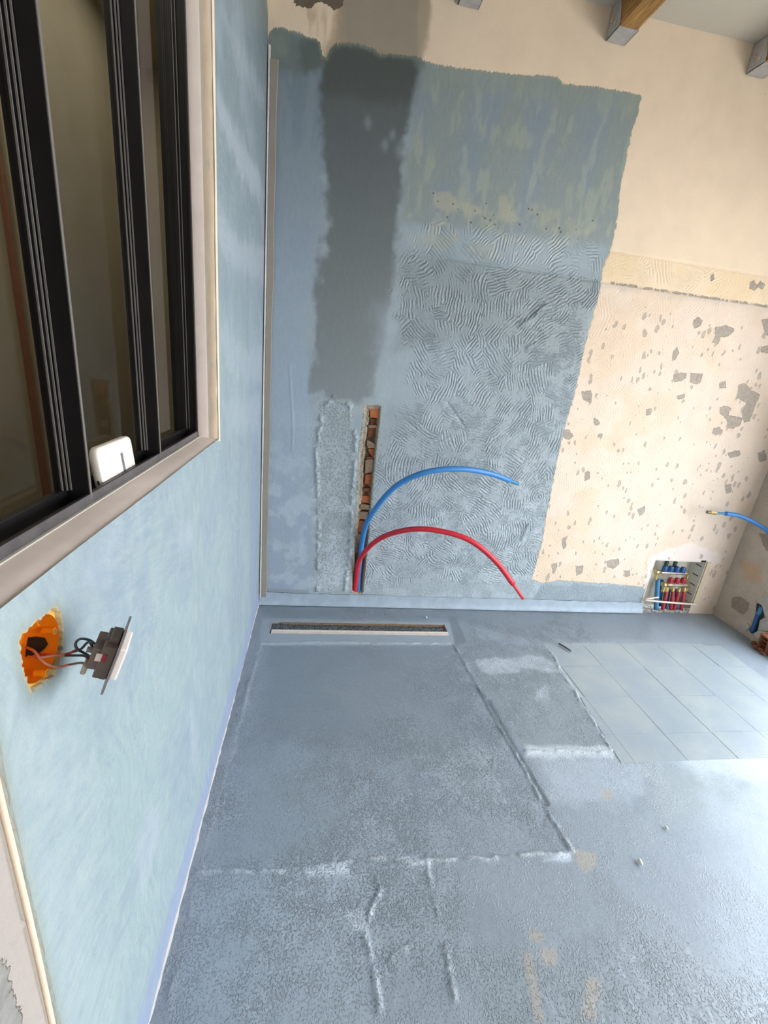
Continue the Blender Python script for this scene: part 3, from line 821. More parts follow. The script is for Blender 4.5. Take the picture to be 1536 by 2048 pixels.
# core of the left wall, leaving window and junction box free
bm = bmesh.new()
T0, T1 = -.13, -.012
for lo, hi in (((T0, WY1, 0), (T1, .07, ROOM_Z)), ((T0, -2.5, 0), (T1 - .01, WY0, ROOM_Z)), ((T0, WY0, WZ1), (T1, WY1, ROOM_Z)),
               ((T0, WY0, 0), (T1, WY1, HC[1] - HS)), ((T0, HC[0] + HS, HC[1] - HS), (T1, WY1, WZ0 - .004)), ((T0, WY0, HC[1] - HS), (T1, HC[0] - HS, WZ0 - .004)), ((T0, HC[0] - HS, HC[1] + HS), (T1, HC[0] + HS, WZ0 - .004))):
    if hi[1] - lo[1] > .001 and hi[2] - lo[2] > .001: box(bm, lo, hi)
link('wall_core', bm_me(bm), M_PLAIN, wall_left)
bm = bmesh.new()
tube(bm, [(.006, WEND - .020, 0.0), (.005, WEND - .021, .4), (.007, WEND - .020, .8), (.005, WEND - .020, 1.2), (.006, WEND - .02, 2.0), (.006, WEND - .02, ROOM_Z)], .0035, 8, 10)
o = link('trim_4', bm_me(bm, True), M_REVEAL2, kind='structure'); o['label'] = 'cream plaster corner bead at the near end of the left wall'

# ------------------------------------------------------------------ window
win = thing('window_1', 'black framed glazed partition with slim vertical bars above the pale blue wall', 'window', (-.06, -1.58, WZ0))
win['kind'] = 'structure'; del win['category']
XF, XG = -.060, -.100
bars = [-1.752, -1.412]
sill_z = 1.215
# reveal: two strips on sill and far jamb, each slightly uneven
def strip_me(fn, n=40):
    bm = bmesh.new(); prev = None
    for i in range(n + 1):
        row = [bm.verts.new(p) for p in fn(i / n)]
        if prev:
            for k in range(len(row) - 1): bm.faces.new((prev[k], prev[k + 1], row[k + 1], row[k]))
        prev = row
    return bm_me(bm, True)
rw = random.Random(9)
wob = [rw.uniform(-1, 1) * .0012 for _ in range(60)]
def sill_fn(t):
    i = int(t * 40); y = WY1 + .0 + (WY0 - .01 - WY1) * t; w = wob[i]
    return [(-.004, y, WZ0 - .008), (-.003, y, WZ0 - .004 + w), (-.006, y, WZ0 - .002 + w * .6), (-.028, y, WZ0 + .001 + w), (-.05, y, WZ0 + .003), (-.075, y, WZ0 + .004)]
def jamb_fn(t):
    i = int(t * 40); z = WZ0 - .008 + (WZ1 - WZ0) * t; w = wob[i]
    return [(.003, WY1 + .012, z), (.002, WY1 + .003 + w, z), (-.006, WY1 + w * .6, z), (-.018, WY1 - .001 + w, z), (-.0295, WY1 + .001, z)]
def jamb2_fn(t):
    z = WZ0 - .008 + (WZ1 - WZ0) * t
    return [(-.0295, WY1 - .0005, z), (-.034, WY1 - .002, z), (-.06, WY1 - .002, z), (-.075, WY1 - .002, z)]
link('sill_plaster', strip_me(sill_fn), M_REVEAL, win)
link('sill_edge', box_me((-.0597, WY0, WZ0 - .004), (-.0535, WY1, WZ0 + .0048), bevel=.001), M_BOX, win)
link('jamb_plaster', strip_me(jamb_fn), M_REVEAL2, win)
link('jamb_paint', strip_me(jamb2_fn), M_REVEAL, win)
link('near_jamb_plaster', box_me((-.075, WY0 - .012, WZ0), (-.012, WY0 - .002, WZ1)), M_REVEAL2, win)
link('head_plaster', box_me((-.075, WY0, WZ1 - .01), (.003, WY1, WZ1 + .004)), M_REVEAL2, win)
# frame: front flange, trough, rear rail
bm = bmesh.new()
box(bm, (-.066, WY0, sill_z - .01), (XF, WY1, sill_z + .030), bevel=.0012)          # front flange of the bottom rail
box(bm, (-.13, WY0, sill_z - .012), (-.060, WY1, sill_z + .002))                       # trough bottom
box(bm, (-.106, WY0, sill_z), (-.094, WY1, sill_z + .036), bevel=.001)               # rail under the glass
box(bm, (-.066, WY1 - .012, sill_z), (XF, WY1 - .002, WZ1), bevel=.001)              # jamb
box(bm, (-.13, WY1 - .004, sill_z), (-.060, WY1 - .002, WZ1))
box(bm, (-.108, WY1 - .010, sill_z), (-.092, WY1 - .002, WZ1), bevel=.001)
box(bm, (-.108, WY0 + .002, sill_z), (XF, WY0 + .012, WZ1), bevel=.001)
box(bm, (-.108, WY0, WZ1 - .03), (XF, WY1, WZ1 - .008), bevel=.001)
box(bm, (-.13, WY0, WZ1 - .012), (-.06, WY1, WZ1 - .004))
link('window_frame', bm_me(bm), M_BLACK, win)
bm = bmesh.new(); box(bm, (-.0601, WY0 + .012, sill_z - .002), (-.0590, WY1 - .013, sill_z + .029)); 
link('frame_face', bm_me(bm), M_SEAM, win)
for b in bars:
    bm = bmesh.new()
    box(bm, (XG, b - .003, sill_z + .001), (XF, b + .003, WZ1 - .008), bevel=.0006)
    box(bm, (XG - .008, b - .014, sill_z + .03), (XG + .004, b + .014, WZ1 - .01), bevel=.001)
    o = link('mullion', bm_me(bm), M_BLACK, win)
    link('bar_edge', box_me((XF - .001, b - .0028, sill_z + .02), (XF + .0012, b + .0028, WZ1 - .01)), M_BEAD, o)
    bm = bmesh.new()
    for dx, dy in ((.0045, -.0135), (.0095, -.0095), (.0135, -.0055)):
        box(bm, (XG + dx - .0012, b + dy - .0009, sill_z + .035), (XG + dx + .0012, b + dy + .0009, WZ1 - .02))
    link('glazing_bead', bm_me(bm), M_BEAD, o)
bm = bmesh.new()
for dx, dy in ((.010, -.0135), (.016, -.0085)):
    box(bm, (XG + dx - .0008, WY1 + dy - .0005, sill_z + .035), (XG + dx + .0008, WY1 + dy + .0005, WZ1 - .02))
link('glazing_bead', bm_me(bm), M_BEAD, win)
edges = [WY0 + .012, bars[0], bars[1], WY1 - .01]
for a, b in zip(edges[:-1], edges[1:]):
    v = [(XG, a + .004, sill_z + .03), (XG, b - .004, sill_z + .03), (XG, b - .004, WZ1 - .02), (XG, a + .004, WZ1 - .02)]
    link('pane', mesh_from(v, [(0, 1, 2, 3)]), M_GLASS, win)

# ------------------------------------------------------------------ the dark hall behind the window
def slab(name, lo, hi, mat, label=None):
    o = link(name, box_me(lo, hi), mat, kind='structure')
    if label: o['label'] = label
    return o
HX = -0.98
hb_ = bpy.data.lights.new('hall_fill_light', 'AREA'); hb_.shape = 'RECTANGLE'; hb_.size = .45; hb_.size_y = 3.6
hb_.energy = 8.5; hb_.color = (1.0, .95, .82)  # unseen area light, added to brighten the hall behind the glass
hbo = bpy.data.objects.new('hall_fill_light', hb_); COL.objects.link(hbo); hbo.location = (-.55, -1.0, ROOM_Z - .02)
slab('wall_hall', (HX - .1, -4.6, 0), (HX, 1.4, ROOM_Z), M_HALL, 'dim beige wall seen through the window glass')
for (u_, v_), w_, mt_ in (((46, 560), .055, M_HALL), ((26, 560), .02, M_PIPEH)):
    yy_ = LW(u_, v_, HX)[0]
    slab('trim_5' if mt_ is M_HALL else 'trim_6', (HX, yy_ - w_ / 2, 0), (HX + .018, yy_ + w_ / 2, ROOM_Z), mt_)
slab('wall_hall_end', (HX, 1.3, 0), (-.13, 1.4, ROOM_Z), M_HALL)
slab('wall_hall_near', (HX, -4.7, 0), (-.13, -4.6, ROOM_Z), M_HALL)
slab('floor_hall', (HX, -4.6, -.1), (-.13, 1.3, 0), M_HALL)
slab('ceiling_hall', (HX, -4.6, ROOM_Z), (-.13, 1.3, ROOM_Z + .1), M_HALL)
slab('wall_partition', (-.13, .25, 0), (-.03, 1.4, ROOM_Z), M_HALL)

# ------------------------------------------------------------------ floor
TX = [1.984 + .257 * k for k in range(-2, 5)]
TY = [-.604 - .2405 * k for k in range(-1, 4)]
def px_f(pts): return [FL(u, v) for u, v in pts]
TILE_AREA = px_f([(1092, 1288), (1400, 1287), (1432, 1300), (1536, 1380), (1700, 1500), (1700, 1545), (1440, 1520), (1225, 1503), (1192, 1450)])
RIDGES = [  # polylines in px, height, width
    ([(522, 1287), (640, 1284), (760, 1286), (905, 1287)], .003, .004),
    ([(905, 1285), (960, 1380), (1010, 1470), (1060, 1560), (1092, 1610), (1140, 1700)], .004, .006),
    ([(1092, 1290), (1140, 1370), (1190, 1445), (1225, 1503)], .005, .006),
    ([(1050, 1504), (1225, 1503)], .003, .008),
    ([(390, 1748), (480, 1742), (620, 1735), (720, 1722), (780, 1716), (860, 1722), (930, 1718), (1140, 1706)], .0035, .008),
    ([(745, 1730), (762, 1780), (742, 1820), (732, 1860)], .006, .005),
    ([(728, 1870), (742, 1920), (756, 1970), (762, 2048)], .006, .006),
    ([(856, 1722), (872, 1800), (888, 1890), (912, 1990), (925, 2048)], .004, .005),
    ([(820, 1885), (800, 1905), (785, 1925)], .004, .004),
    ([(522, 1290), (490, 1400), (455, 1560), (410, 1740)], .002, .004),
    ([(388, 1780), (360, 1900), (330, 2048)], .002, .005),
    ([(540, 1300), (545, 1290)], .001, .004)]
def paint_floor(x, y):
    n = len(x)
    F1 = fbm(x, y, 3.0, 211); F2 = fbm(x, y, 14.0, 221); F3 = fbm(x, y, 7.0, 231)
    L = lambda r, g, b: coat(r, g, b, K_FLOOR)
    def soft(pts, blur, namp=0.06): return sstep(-blur, blur, sdf_poly(x, y, px_f(pts)) + (F2 - .5) * namp)
    c = np.tile(L(132, 150, 168), (n, 1))
    c = lay(c, sstep(.46, .64, F1) * .4, L(146, 162, 178))
    c = lay(c, sstep(.5, .36, F3) * .35, L(120, 138, 150))
    # shower area, darker
    c = lay(c, soft([(540, 1290), (905, 1288), (1010, 1480), (800, 1500), (500, 1480)], .06, .1) * .55, L(112, 128, 144))
    c = lay(c, soft([(640, 1370), (780, 1480), (880, 1560), (960, 1600), (1000, 1520), (880, 1420)], .05, .1) * .25, L(136, 152, 160))
    c = lay(c, soft([(525, 1215), (1300, 1226), (1300, 1280), (1080, 1285), (910, 1240), (525, 1235)], .03) * .5, L(112, 126, 140))
    c = lay(c, soft([(910, 1290), (1090, 1290), (1225, 1500), (1055, 1505)], .02, .03) * .6, L(126, 142, 154))
    c = lay(c, soft([(950, 1318), (1090, 1310), (1110, 1340), (960, 1345)], .02, .1) * .6, L(184, 200, 216))
    c = lay(c, soft([(1070, 1375), (1090, 1372), (1095, 1395), (1070, 1398)], .02, .06) * .6, L(176, 192, 210))
    c = lay(c, soft([(1050, 1490), (1230, 1490), (1230, 1515), (1050, 1515)], .012, .03) * .7, L(190, 206, 218))
    c = lay(c, soft([(522, 1236), (905, 1246), (912, 1290), (520, 1290)], .008, .02) * .55, L(158, 174, 190))
    c = lay(c, soft([(896, 1232), (912, 1234), (934, 1286), (910, 1292)], .006, .01) * .8, L(108, 124, 138))
    # tile field, pale
    tf = soft([(1092, 1288), (1400, 1287), (1432, 1300), (1536, 1380), (1700, 1500), (1700, 1545), (1440, 1520), (1225, 1503), (1192, 1450)], .02, .03)
    c = lay(c, tf * .8, L(152, 168, 182))
    c = lay(c, tf * sstep(.45, .62, F3) * .35, L(160, 172, 176))
    c = lay(c, soft([(1320, 1480), (1600, 1470), (1600, 1560), (1400, 1560)], .05, .1) * .6, L(186, 204, 226))
    c = lay(c, soft([(1070, 1510), (1330, 1500), (1320, 1560), (1240, 1600), (1100, 1600)], .05, .12) * .45, L(172, 190, 212))
    c = lay(c, soft([(1270, 1520), (1430, 1550), (1600, 1560), (1600, 1640), (1330, 1640)], .06, .12) * .5, L(146, 164, 172))
    c = lay(c, soft([(1300, 1730), (1460, 1690), (1440, 1930), (1330, 1950)], .08, .12) * .4, L(132, 148, 168))
    c = lay(c, soft([(1420, 1600), (1700, 1600), (1700, 2100), (1450, 2100)], .1, .15) * .4, L(160, 180, 204))  # near right laid paler: sky glare put into the colour
    # dark strip left of the far tile edge
    c = lay(c, sstep(.010, .0, dist_line(x, y, px_f([(960, 1380), (1010, 1470), (1060, 1550), (1092, 1605)])) - .010) * .7, L(92, 108, 120))
    c = lay(c, soft([(380, 1750), (735, 1735), (765, 2060), (290, 2060)], .04, .1) * .5, L(150, 170, 192))
    # brownish bare spots
    for pp in ([(1150, 1700), (1190, 1706), (1192, 1730), (1172, 1750), (1156, 1740)], [(1058, 1860), (1088, 1868), (1086, 1884), (1060, 1884)], [(1082, 1895), (1110, 1900), (1112, 1925), (1090, 1930), (1080, 1912)],
               [(1042, 1905), (1062, 1900), (1075, 1960), (1090, 2040), (1070, 2048), (1052, 1970)], [(1205, 1580), (1225, 1580), (1222, 1600), (1206, 1600)], [(1170, 1960), (1200, 1960), (1190, 2040), (1160, 2040)]):
        c = lay(c, soft(pp, .008, .02) * .7, L(166, 160, 150))
    # bright lumps
    for pp in ([(615, 1738), (690, 1728), (700, 1745), (620, 1750)], [(812, 1712), (858, 1712), (856, 1738), (820, 1735)], [(690, 1830), (730, 1826), (732, 1866), (700, 1855)], [(1140, 1706), (1085, 1716), (1085, 1726), (1142, 1722)]):
        c = lay(c, soft(pp, .012, .03) * .8, L(186, 204, 226))
    WX = (fbm(x, y, 16., 261) - .5) * .030; WYY = (fbm(x, y, 16., 265) - .5) * .030; FR = fbm(x, y, 26.0, 241)
    for pts, h, w in RIDGES[4:9]:  # ridge crests paler here and below: caught light put into colour, and pooled paint
        c = lay(c, sstep(w * 1.2, 0, dist_line(x + WX, y + WYY, px_f(pts))) * sstep(.38, .62, FR) * .65, L(196, 208, 220))
    for pts, h, w in RIDGES[1:4]:
        c = lay(c, sstep(w * 1.5, 0, dist_line(x + WX, y + WYY, px_f(pts))) * sstep(.42, .6, FR) * .5, L(192, 206, 218))
    for pts, h, w in RIDGES[:1]:
        c = lay(c, sstep(w * 1.2, 0, dist_line(x, y, px_f(pts)) + (F2 - .5) * .006) * .55, L(176, 192, 206))
    c = lay(c, sstep(.06, .03, x + (F2 - .5) * .02) * .5, L(134, 146, 158))
    b = np.tile(L(160, 150, 140), (n, 1))
    grain = .35 + .9 * sstep(.42, .62, F1) 
    grain *= 1 - .75 * soft([(540, 1290), (905, 1288), (800, 1420), (500, 1450)], .15, .2)
    grain += .6 * soft([(380, 1740), (860, 1725), (925, 2060), (300, 2060)], .08)
    grain += .5 * soft([(560, 1500), (1000, 1400), (1150, 1700), (600, 1720)], .1, .2)
    grain *= 1 - .85 * tf
    grain *= 1 - .75 * soft([(1330, 1500), (1700, 1480), (1700, 2050), (1400, 1960), (1280, 1800), (1230, 1640)], .08, .1)
    z0 = np.zeros(n)
    return dict(col_mem=c, col_bare=b, col_chip=b, sdf=np.full(n, .5), chip=np.full(n, -1.), comb=z0, grain=grain, nick=z0 + .0)
DR0, DR1, DRY0, DRY1 = .098, 1.156, -.325, -.200     # drain opening
def pos_floor(x, y):
    F2 = fbm(x, y, 26.0, 241)
    z = (fbm(x, y, 2.0, 251, 3) - .5) * .006
    WX = (fbm(x, y, 16., 261) - .5) * .030; WYY = (fbm(x, y, 16., 265) - .5) * .030
    for pts, h, w in RIDGES:
        d = dist_line(x + WX, y + WYY, px_f(pts))
        z += h * np.exp(-(d / w) ** 2) * sstep(.34, .62, F2) * 1.5
    ta = sdf_poly(x, y, TILE_AREA)
    z *= 1 - sstep(0.0, .02, ta)
    z += .004 * sstep(-.002, .004, ta + (fbm(x, y, 25., 271) - .5) * .006) * 0
    sh = sdf_poly(x, y, px_f([(522, 1287), (905, 1287), (1140, 1702), (860, 1720), (400, 1745)]))
    z -= .003 * sstep(-.002, .004, sh)
    strip = dist_line(x, y, px_f([(975, 1400), (1020, 1480), (1070, 1570), (1092, 1607)]))
    z -= .005 * np.exp(-((strip) / .010) ** 2)
    edge = np.minimum(np.minimum(x, -y), 1.0)
    z *= sstep(.0, .03, np.abs(edge))
    return np.stack([x, y, z], 1)
xf = np.unique(np.concatenate([ax_split(0.0, ROOM_X + .3, .0065, (DR0, DR1))]))
yf = ax_split(-2.3, 0.0, .0055, (DRY0, DRY1))
me = grid_mesh(xf, yf, pos_floor, paint_floor, drop=lambda u, v: (u > DR0) & (u < DR1) & (v > DRY0) & (v < DRY1))
floor = link('floor', me, M_FLOOR, kind='structure')
tag(floor, 'blue-grey coated screed floor with rough trowelled patches')
bm = bmesh.new()
box(bm, (-.13, REAR_Y, -.2), (ROOM_X + .3, 0.25, -.06)); box(bm, (-.13, REAR_Y, -.06), (ROOM_X + .3, -2.30, .0))
link('floor_base', bm_me(bm), M_FLOOR, floor)

# tiles under the coating: each its own slab, joints open
def clip_poly(poly, a, b):
    """keep the part of poly to the left of a->b"""
    out = []
    f = lambda p: (b[0] - a[0]) * (p[1] - a[1]) - (b[1] - a[1]) * (p[0] - a[0])
    for i in range(len(poly)):
        p, q = poly[i], poly[(i + 1) % len(poly)]; fp, fq = f(p), f(q)
        if fp >= 0: out.append(p)
        if (fp >= 0) != (fq >= 0):
            t = fp / (fp - fq); out.append((p[0] + (q[0] - p[0]) * t, p[1] + (q[1] - p[1]) * t))
    return out
LA, LB = FL(1095, 1290), FL(1228, 1503)
M_TILE = None
def tile_mat():
    g = G('coated_tile'); p = g.pos()
    f = g.noise(p, 5.0, 5.0, 0.6); f2 = g.noise(g.scl(p, (1.0, 2.2, 1.0)), 60.0, 4.0, 0.7)
    c = g.mix(g.mr(f, .35, .7), srgb(140, 153, 164, K_FLOOR), srgb(152, 162, 166, K_FLOOR))
    c = g.mix(g.mr(f2, .55, .75, 0, .3), c, srgb(170, 186, 206, K_FLOOR))
    h = g.math('ADD', g.math('MULTIPLY', f2, .0008), g.math('MULTIPLY', g.noise(p, 10., 3.), .002))
    return g.done(c, g.mr(f, .3, .7, .36, .5, False), g.bump(h, 1.0))
M_TILE = tile_mat()
rt = random.Random(11)
ty_all = [-.392] + TY[1:]
for i in range(len(TX) - 1):
    for j in range(len(TY) - 1):
        y1 = TY[j] if j > 0 else -.392; y0 = TY[j + 1]
        if j == len(TY) - 2: y0 = TY[j + 1] + .09
        x0, x1 = TX[i], TX[i + 1]
        if i == len(TX) - 2: x1 = x0 + .20
        g_ = .0008
        poly = [(x0 + g_, y0 + g_), (x1 - g_, y0 + g_), (x1 - g_, y1 - g_), (x0 + g_, y1 - g_)]
        poly = clip_poly(poly, LB, LA) if False else clip_poly(poly, LA, LB) 
        if len(poly) < 3: continue
        ar = abs(sum(poly[k][0] * poly[(k + 1) % len(poly)][1] - poly[(k + 1) % len(poly)][0] * poly[k][1] for k in range(len(poly)))) / 2
        if ar < .003: continue
        h = .0014 + rt.uniform(-.0005, .0005); tx, ty = rt.uniform(-.003, .003), rt.uniform(-.003, .003)
        cx = sum(p[0] for p in poly) / len(poly); cy = sum(p[1] for p in poly) / len(poly)
        bm = bmesh.new()
        top = [bm.verts.new((cx + (p[0] - cx) * .994, cy + (p[1] - cy) * .994, h + (p[0] - cx) * tx + (p[1] - cy) * ty)) for p in poly]
        bot = [bm.verts.new((p[0], p[1], -.004)) for p in poly]
        bm.faces.new(top)
        for k in range(len(poly)): bm.faces.new((top[k], bot[k], bot[(k + 1) % len(poly)], top[(k + 1) % len(poly)]))
        link('tile', bm_me(bm), M_TILE, floor)

# ------------------------------------------------------------------ right wall, opening, rear walls, ceiling, terrace
def paint_right(y, z):
    n = len(y); F1 = fbm(y, z, 5., 311); F2 = fbm(y, z, 16., 321)
    L = lambda r, g, b: lin((r, g, b)) * K_BACK
    R_ = lambda u, v: (hit(u, v, 0, ROOM_X)[1], hit(u, v, 0, ROOM_X)[2])
    b = np.tile(L(206, 194, 178), (n, 1))
    b = lay(b, sstep(.46, .62, F1) * .5, L(190, 182, 170))
    def soft(pts, blur, nm=.05): return sstep(-blur, blur, sdf_poly(y, z, [R_(*p) for p in pts]) + (F2 - .5) * nm)
    b = lay(b, soft([(1478, 1120), (1520, 1130), (1522, 1168), (1490, 1160)], .03) * .6, L(206, 166, 126))
    ch = np.full(n, -1.)
    for pp in ([(1464, 1195), (1480, 1192), (1500, 1206), (1496, 1222), (1486, 1230), (1462, 1214)], [(1518, 1066), (1560, 1070), (1560, 1110), (1530, 1100)], [(1482, 1042), (1490, 1040), (1488, 1060), (1480, 1066)]):
        ch = np.maximum(ch, sdf_poly(y, z, [R_(*p) for p in pp]))
    cc = np.tile(L(164, 152, 138), (n, 1))
    return dict(col_mem=b, col_bare=b, col_chip=cc, sdf=np.full(n, -.5), chip=ch, comb=np.full(n, .5), grain=np.full(n, .4), nick=np.full(n, .25))
RE = -.47          # where the right wall breaks off
def right_edge(z): return RE - .05 * sstep(.10, .4, z) + .03 * np.sin(z * 19) + .02 * np.sin(z * 47 + 1) + (fbm(z, z * 0 + 3.3, 18., 331) - .5) * .05
def pos_right(t, z):
    y = t * -right_edge(z) * -1
    x = ROOM_X + (fbm(y, z, 6., 341) - .5) * .012
    return np.stack([x, y, z], 1)
ts = np.linspace(0, 1, 90); zr = np.linspace(0, ROOM_Z, 420)
Rn = lambda t, z: paint_right(t * right_edge(z), z)
me = grid_mesh(ts, zr, pos_right, Rn)
wall_right = link('wall_right', me, M_BACK, kind='structure')
tag(wall_right, 'beige plaster stub of the right wall with a broken edge')
# broken end face and core, built as stacked irregular blocks
rr = random.Random(21)
zc = 0.0
while zc < ROOM_Z - .02:
    hgt = rr.uniform(.09, .16); z1 = min(ROOM_Z, zc + hgt)
    e = float(min(right_edge(np.array([zc]))[0], right_edge(np.array([z1]))[0]))
    bm = bmesh.new(); box(bm, (ROOM_X + .008, e + .01 + rr.uniform(-.006, .006), zc), (ROOM_X + .30, .02, z1 - .004), bevel=.008)
    link('broken_masonry', bm_me(bm), M_RUBBLE, wall_right); zc = z1
OPX0, OPX1 = ROOM_X, ROOM_X + .3
slab('wall_right_near', (OPX0, REAR_Y, 0), (OPX1, OP_Y0, ROOM_Z), M_PLAIN)
slab('wall_right_lintel', (OPX0, OP_Y0, OP_Z1), (OPX1, RE - .16, ROOM_Z), M_PLAIN)
slab('wall_rear', (-.13, REAR_Y - .15, 0), (OPX1, REAR_Y, ROOM_Z), M_PLAIN)
slab('wall_left_near', (-.13, REAR_Y, 0), (0, -2.5, ROOM_Z), M_PLAIN)
ceil = slab('ceiling', (-.13, REAR_Y, ROOM_Z), (OPX1, .25, ROOM_Z + .15), M_CEIL, 'smooth off-white ceiling between wooden beams')
slab('floor_terrace', (OPX1, -9, -.15), (14, 6, -.02), M_GROUND)

# ------------------------------------------------------------------ ceiling beams with hangers
def beam(x0, x1, zb, label, i):
    w = x1 - x0
    t = thing('ceiling_beam', label, 'beam', (x0 + w / 2, -.06, zb), 'wooden beams under the ceiling')
    bm = bmesh.new(); box(bm, (x0 + .004, REAR_Y + .002, zb + .003), (x1 - .004, -.012, ROOM_Z + .0), bevel=.004)
    link('timber', bm_me(bm), M_WOOD, t)
    bm = bmesh.new(); th = .0025; L_ = .105
    box(bm, (x0, -L_, zb), (x1, -.006, zb + th))                       # seat
    for xa in (x0, x1 - th):
        a = [Vector((xa, -.006, zb)), Vector((xa, -L_, zb)), Vector((xa, -L_, zb + .03)), Vector((xa, -.075, ROOM_Z - .004)), Vector((xa, -.006, ROOM_Z - .004))]
        prism(bm, a, (th, 0, 0))
    hg = link('joist_hanger', bm_me(bm), M_STEEL, t); hg['label'] = 'galvanised steel shoe'
    for xa, d in ((x0, -1), (x1, 1)):
        for yy, zz_ in ((-.035, zb + .055), (-.07, zb + .03)):
            bm = bmesh.new(); tube(bm, [(xa, yy, zz_), (xa + d * .005, yy, zz_)], .007, 10, 0)
            link('screw', bm_me(bm), M_NICKEL, hg)
    return t
beam(.812, .908, 3.030, 'leftmost steel-shod wooden ceiling beam above the dark grey wall strip', 0)
beam(1.530, 1.628, 3.028, 'wooden ceiling beam in steel shoe above the right part of blue-grey wall area', 1)
beam(2.290, 2.388, 3.030, 'rightmost wooden ceiling beam in steel shoe over the cream wall', 2)

# ------------------------------------------------------------------ pipes out of the chase
def sleeve_pipe(name, label, pts, inner, mats, r, ri):
    p = [P3(*q) for q in pts]; q = [p[-1]] + [P3(*w) for w in inner]
    t = thing(name, label, 'pipe', tuple(p[0]))
    link('sleeve', tube_me(p, r, 18, 8), mats[0], t)
    bm = bmesh.new(); tube(bm, [p[-2].lerp(p[-1], .7)] + q, ri, 14, 4)
    link('inner_tube', bm_me(bm, True), mats[1], t)
    return t
sleeve_pipe('water_pipe', 'blue sleeved water pipe arching out of the wall chase', [(716, 1192, .030), (719, 1130, .022), (728, 1064, -.03), (745, 1026, -.10), (790, 974, -.20), (850, 945, -.27), (920, 938, -.27), (980, 947, -.22), (1020, 961, -.17)],
            [(1036, 968, -.15)], (M_BLUE, M_BLUE_IN), .0155, .010)
sleeve_pipe('water_pipe', 'red sleeved water pipe arching down towards the floor', [(709, 1192, .024), (712, 1162, .012), (721, 1116, -.05), (760, 1077, -.18), (820, 1059, -.30), (880, 1062, -.36), (940, 1081, -.40), (990, 1121, -.42), (1026, 1168, -.42)],
            [(1046, 1197, -.41)], (M_RED, M_RED_IN), .0150, .0095)

# right: tube with brass fitting, leaving the right wall
tp = thing('water_tube', 'blue water tube with brass end fitting near the right wall', 'pipe', tuple(P3(1450, 1027, -.1)))
pts = [P3(1451, 1027, -.10), P3(1472, 1030, -.11), P3(1490, 1036, -.13), P3(1520, 1051, -.17), P3(1548, 1074, -.24), P3(1570, 1110, -.30)]
link('sleeve', tube_me(pts, .0135, 14), M_BLUE, tp)
link('inner_tube', tube_me([P3(1432, 1026, -.098), P3(1442, 1026.5, -.099), P3(1456, 1027.5, -.10)], .0075, 12), M_BLUE_IN, tp)
bm = bmesh.new(); a, b = P3(1421, 1025, -.097), P3(1432, 1026, -.098)
tube(bm, [a, a.lerp(b, .4), a.lerp(b, .45), b], lambda t: .0115 if t < .35 else .0125, 6, 0)
bf = link('brass_fitting', bm_me(bm), M_BRASS, tp); bf['label'] = 'brass compression fitting'
bm = bmesh.new(); tube(bm, [P3(1414, 1024, -.096), P3(1421, 1025, -.097)], .011, 12, 0)
link('fitting_nut', bm_me(bm), simple('dark_brass', (.22, .18, .11), .5, .6), bf)

# ------------------------------------------------------------------ manifold cabinet in its niche
ND = .115
cab = thing('manifold_cabinet', 'open white recessed cabinet at the foot of the wall holding the manifolds', 'cabinet', ((NX0 + NX1) / 2, 0, 0))
link('back_panel', box_me((NX0, ND - .004, 0.0), (NX1, ND, NZ1)), M_BOX, cab)
link('side_panel', box_me((NX0, -.002, .0), (NX0 + .006, ND - .004, NZ1)), M_BOX, cab)
sp = link('side_panel', box_me((NX1 - .006, -.002, .085), (NX1, ND - .004, NZ1)), M_BOX, cab)
link('top_panel', box_me((NX0 + .006, -.002, NZ1 - .006), (NX1 - .006, ND - .004, NZ1)), M_BOX, cab)
link('flange', box_me((NX1, -.010, .075), (NX1 + .030, -.004, NZ1), bevel=.001), M_BOXY, cab)
for k in range(4):
    bm = bmesh.new(); zz_ = .14 + .075 * k
    box(bm, (NX1 - .0075, .02, zz_), (NX1 - .006, .07, zz_ + .006)); link('slot', bm_me(bm), M_DARK, sp)
link('knock_out', box_me((NX1 - .05, -.006, NZ1 - .004), (NX1 - .012, -.001, NZ1 + .010)), M_DARK, cab)
tube_pts = [P3(1290.5, 1200.5, -.03), P3(1340, 1205, -.03), P3(1393, 1209, -.03)]
link('cross_rod', tube_me(tube_pts, .007, 10, 2), M_ROD, cab)
link('cross_rod', tube_me([P3(1292, 1198, -.025), P3(1317, 1194.5, -.02)], .006, 10, 0), M_ROD, cab)

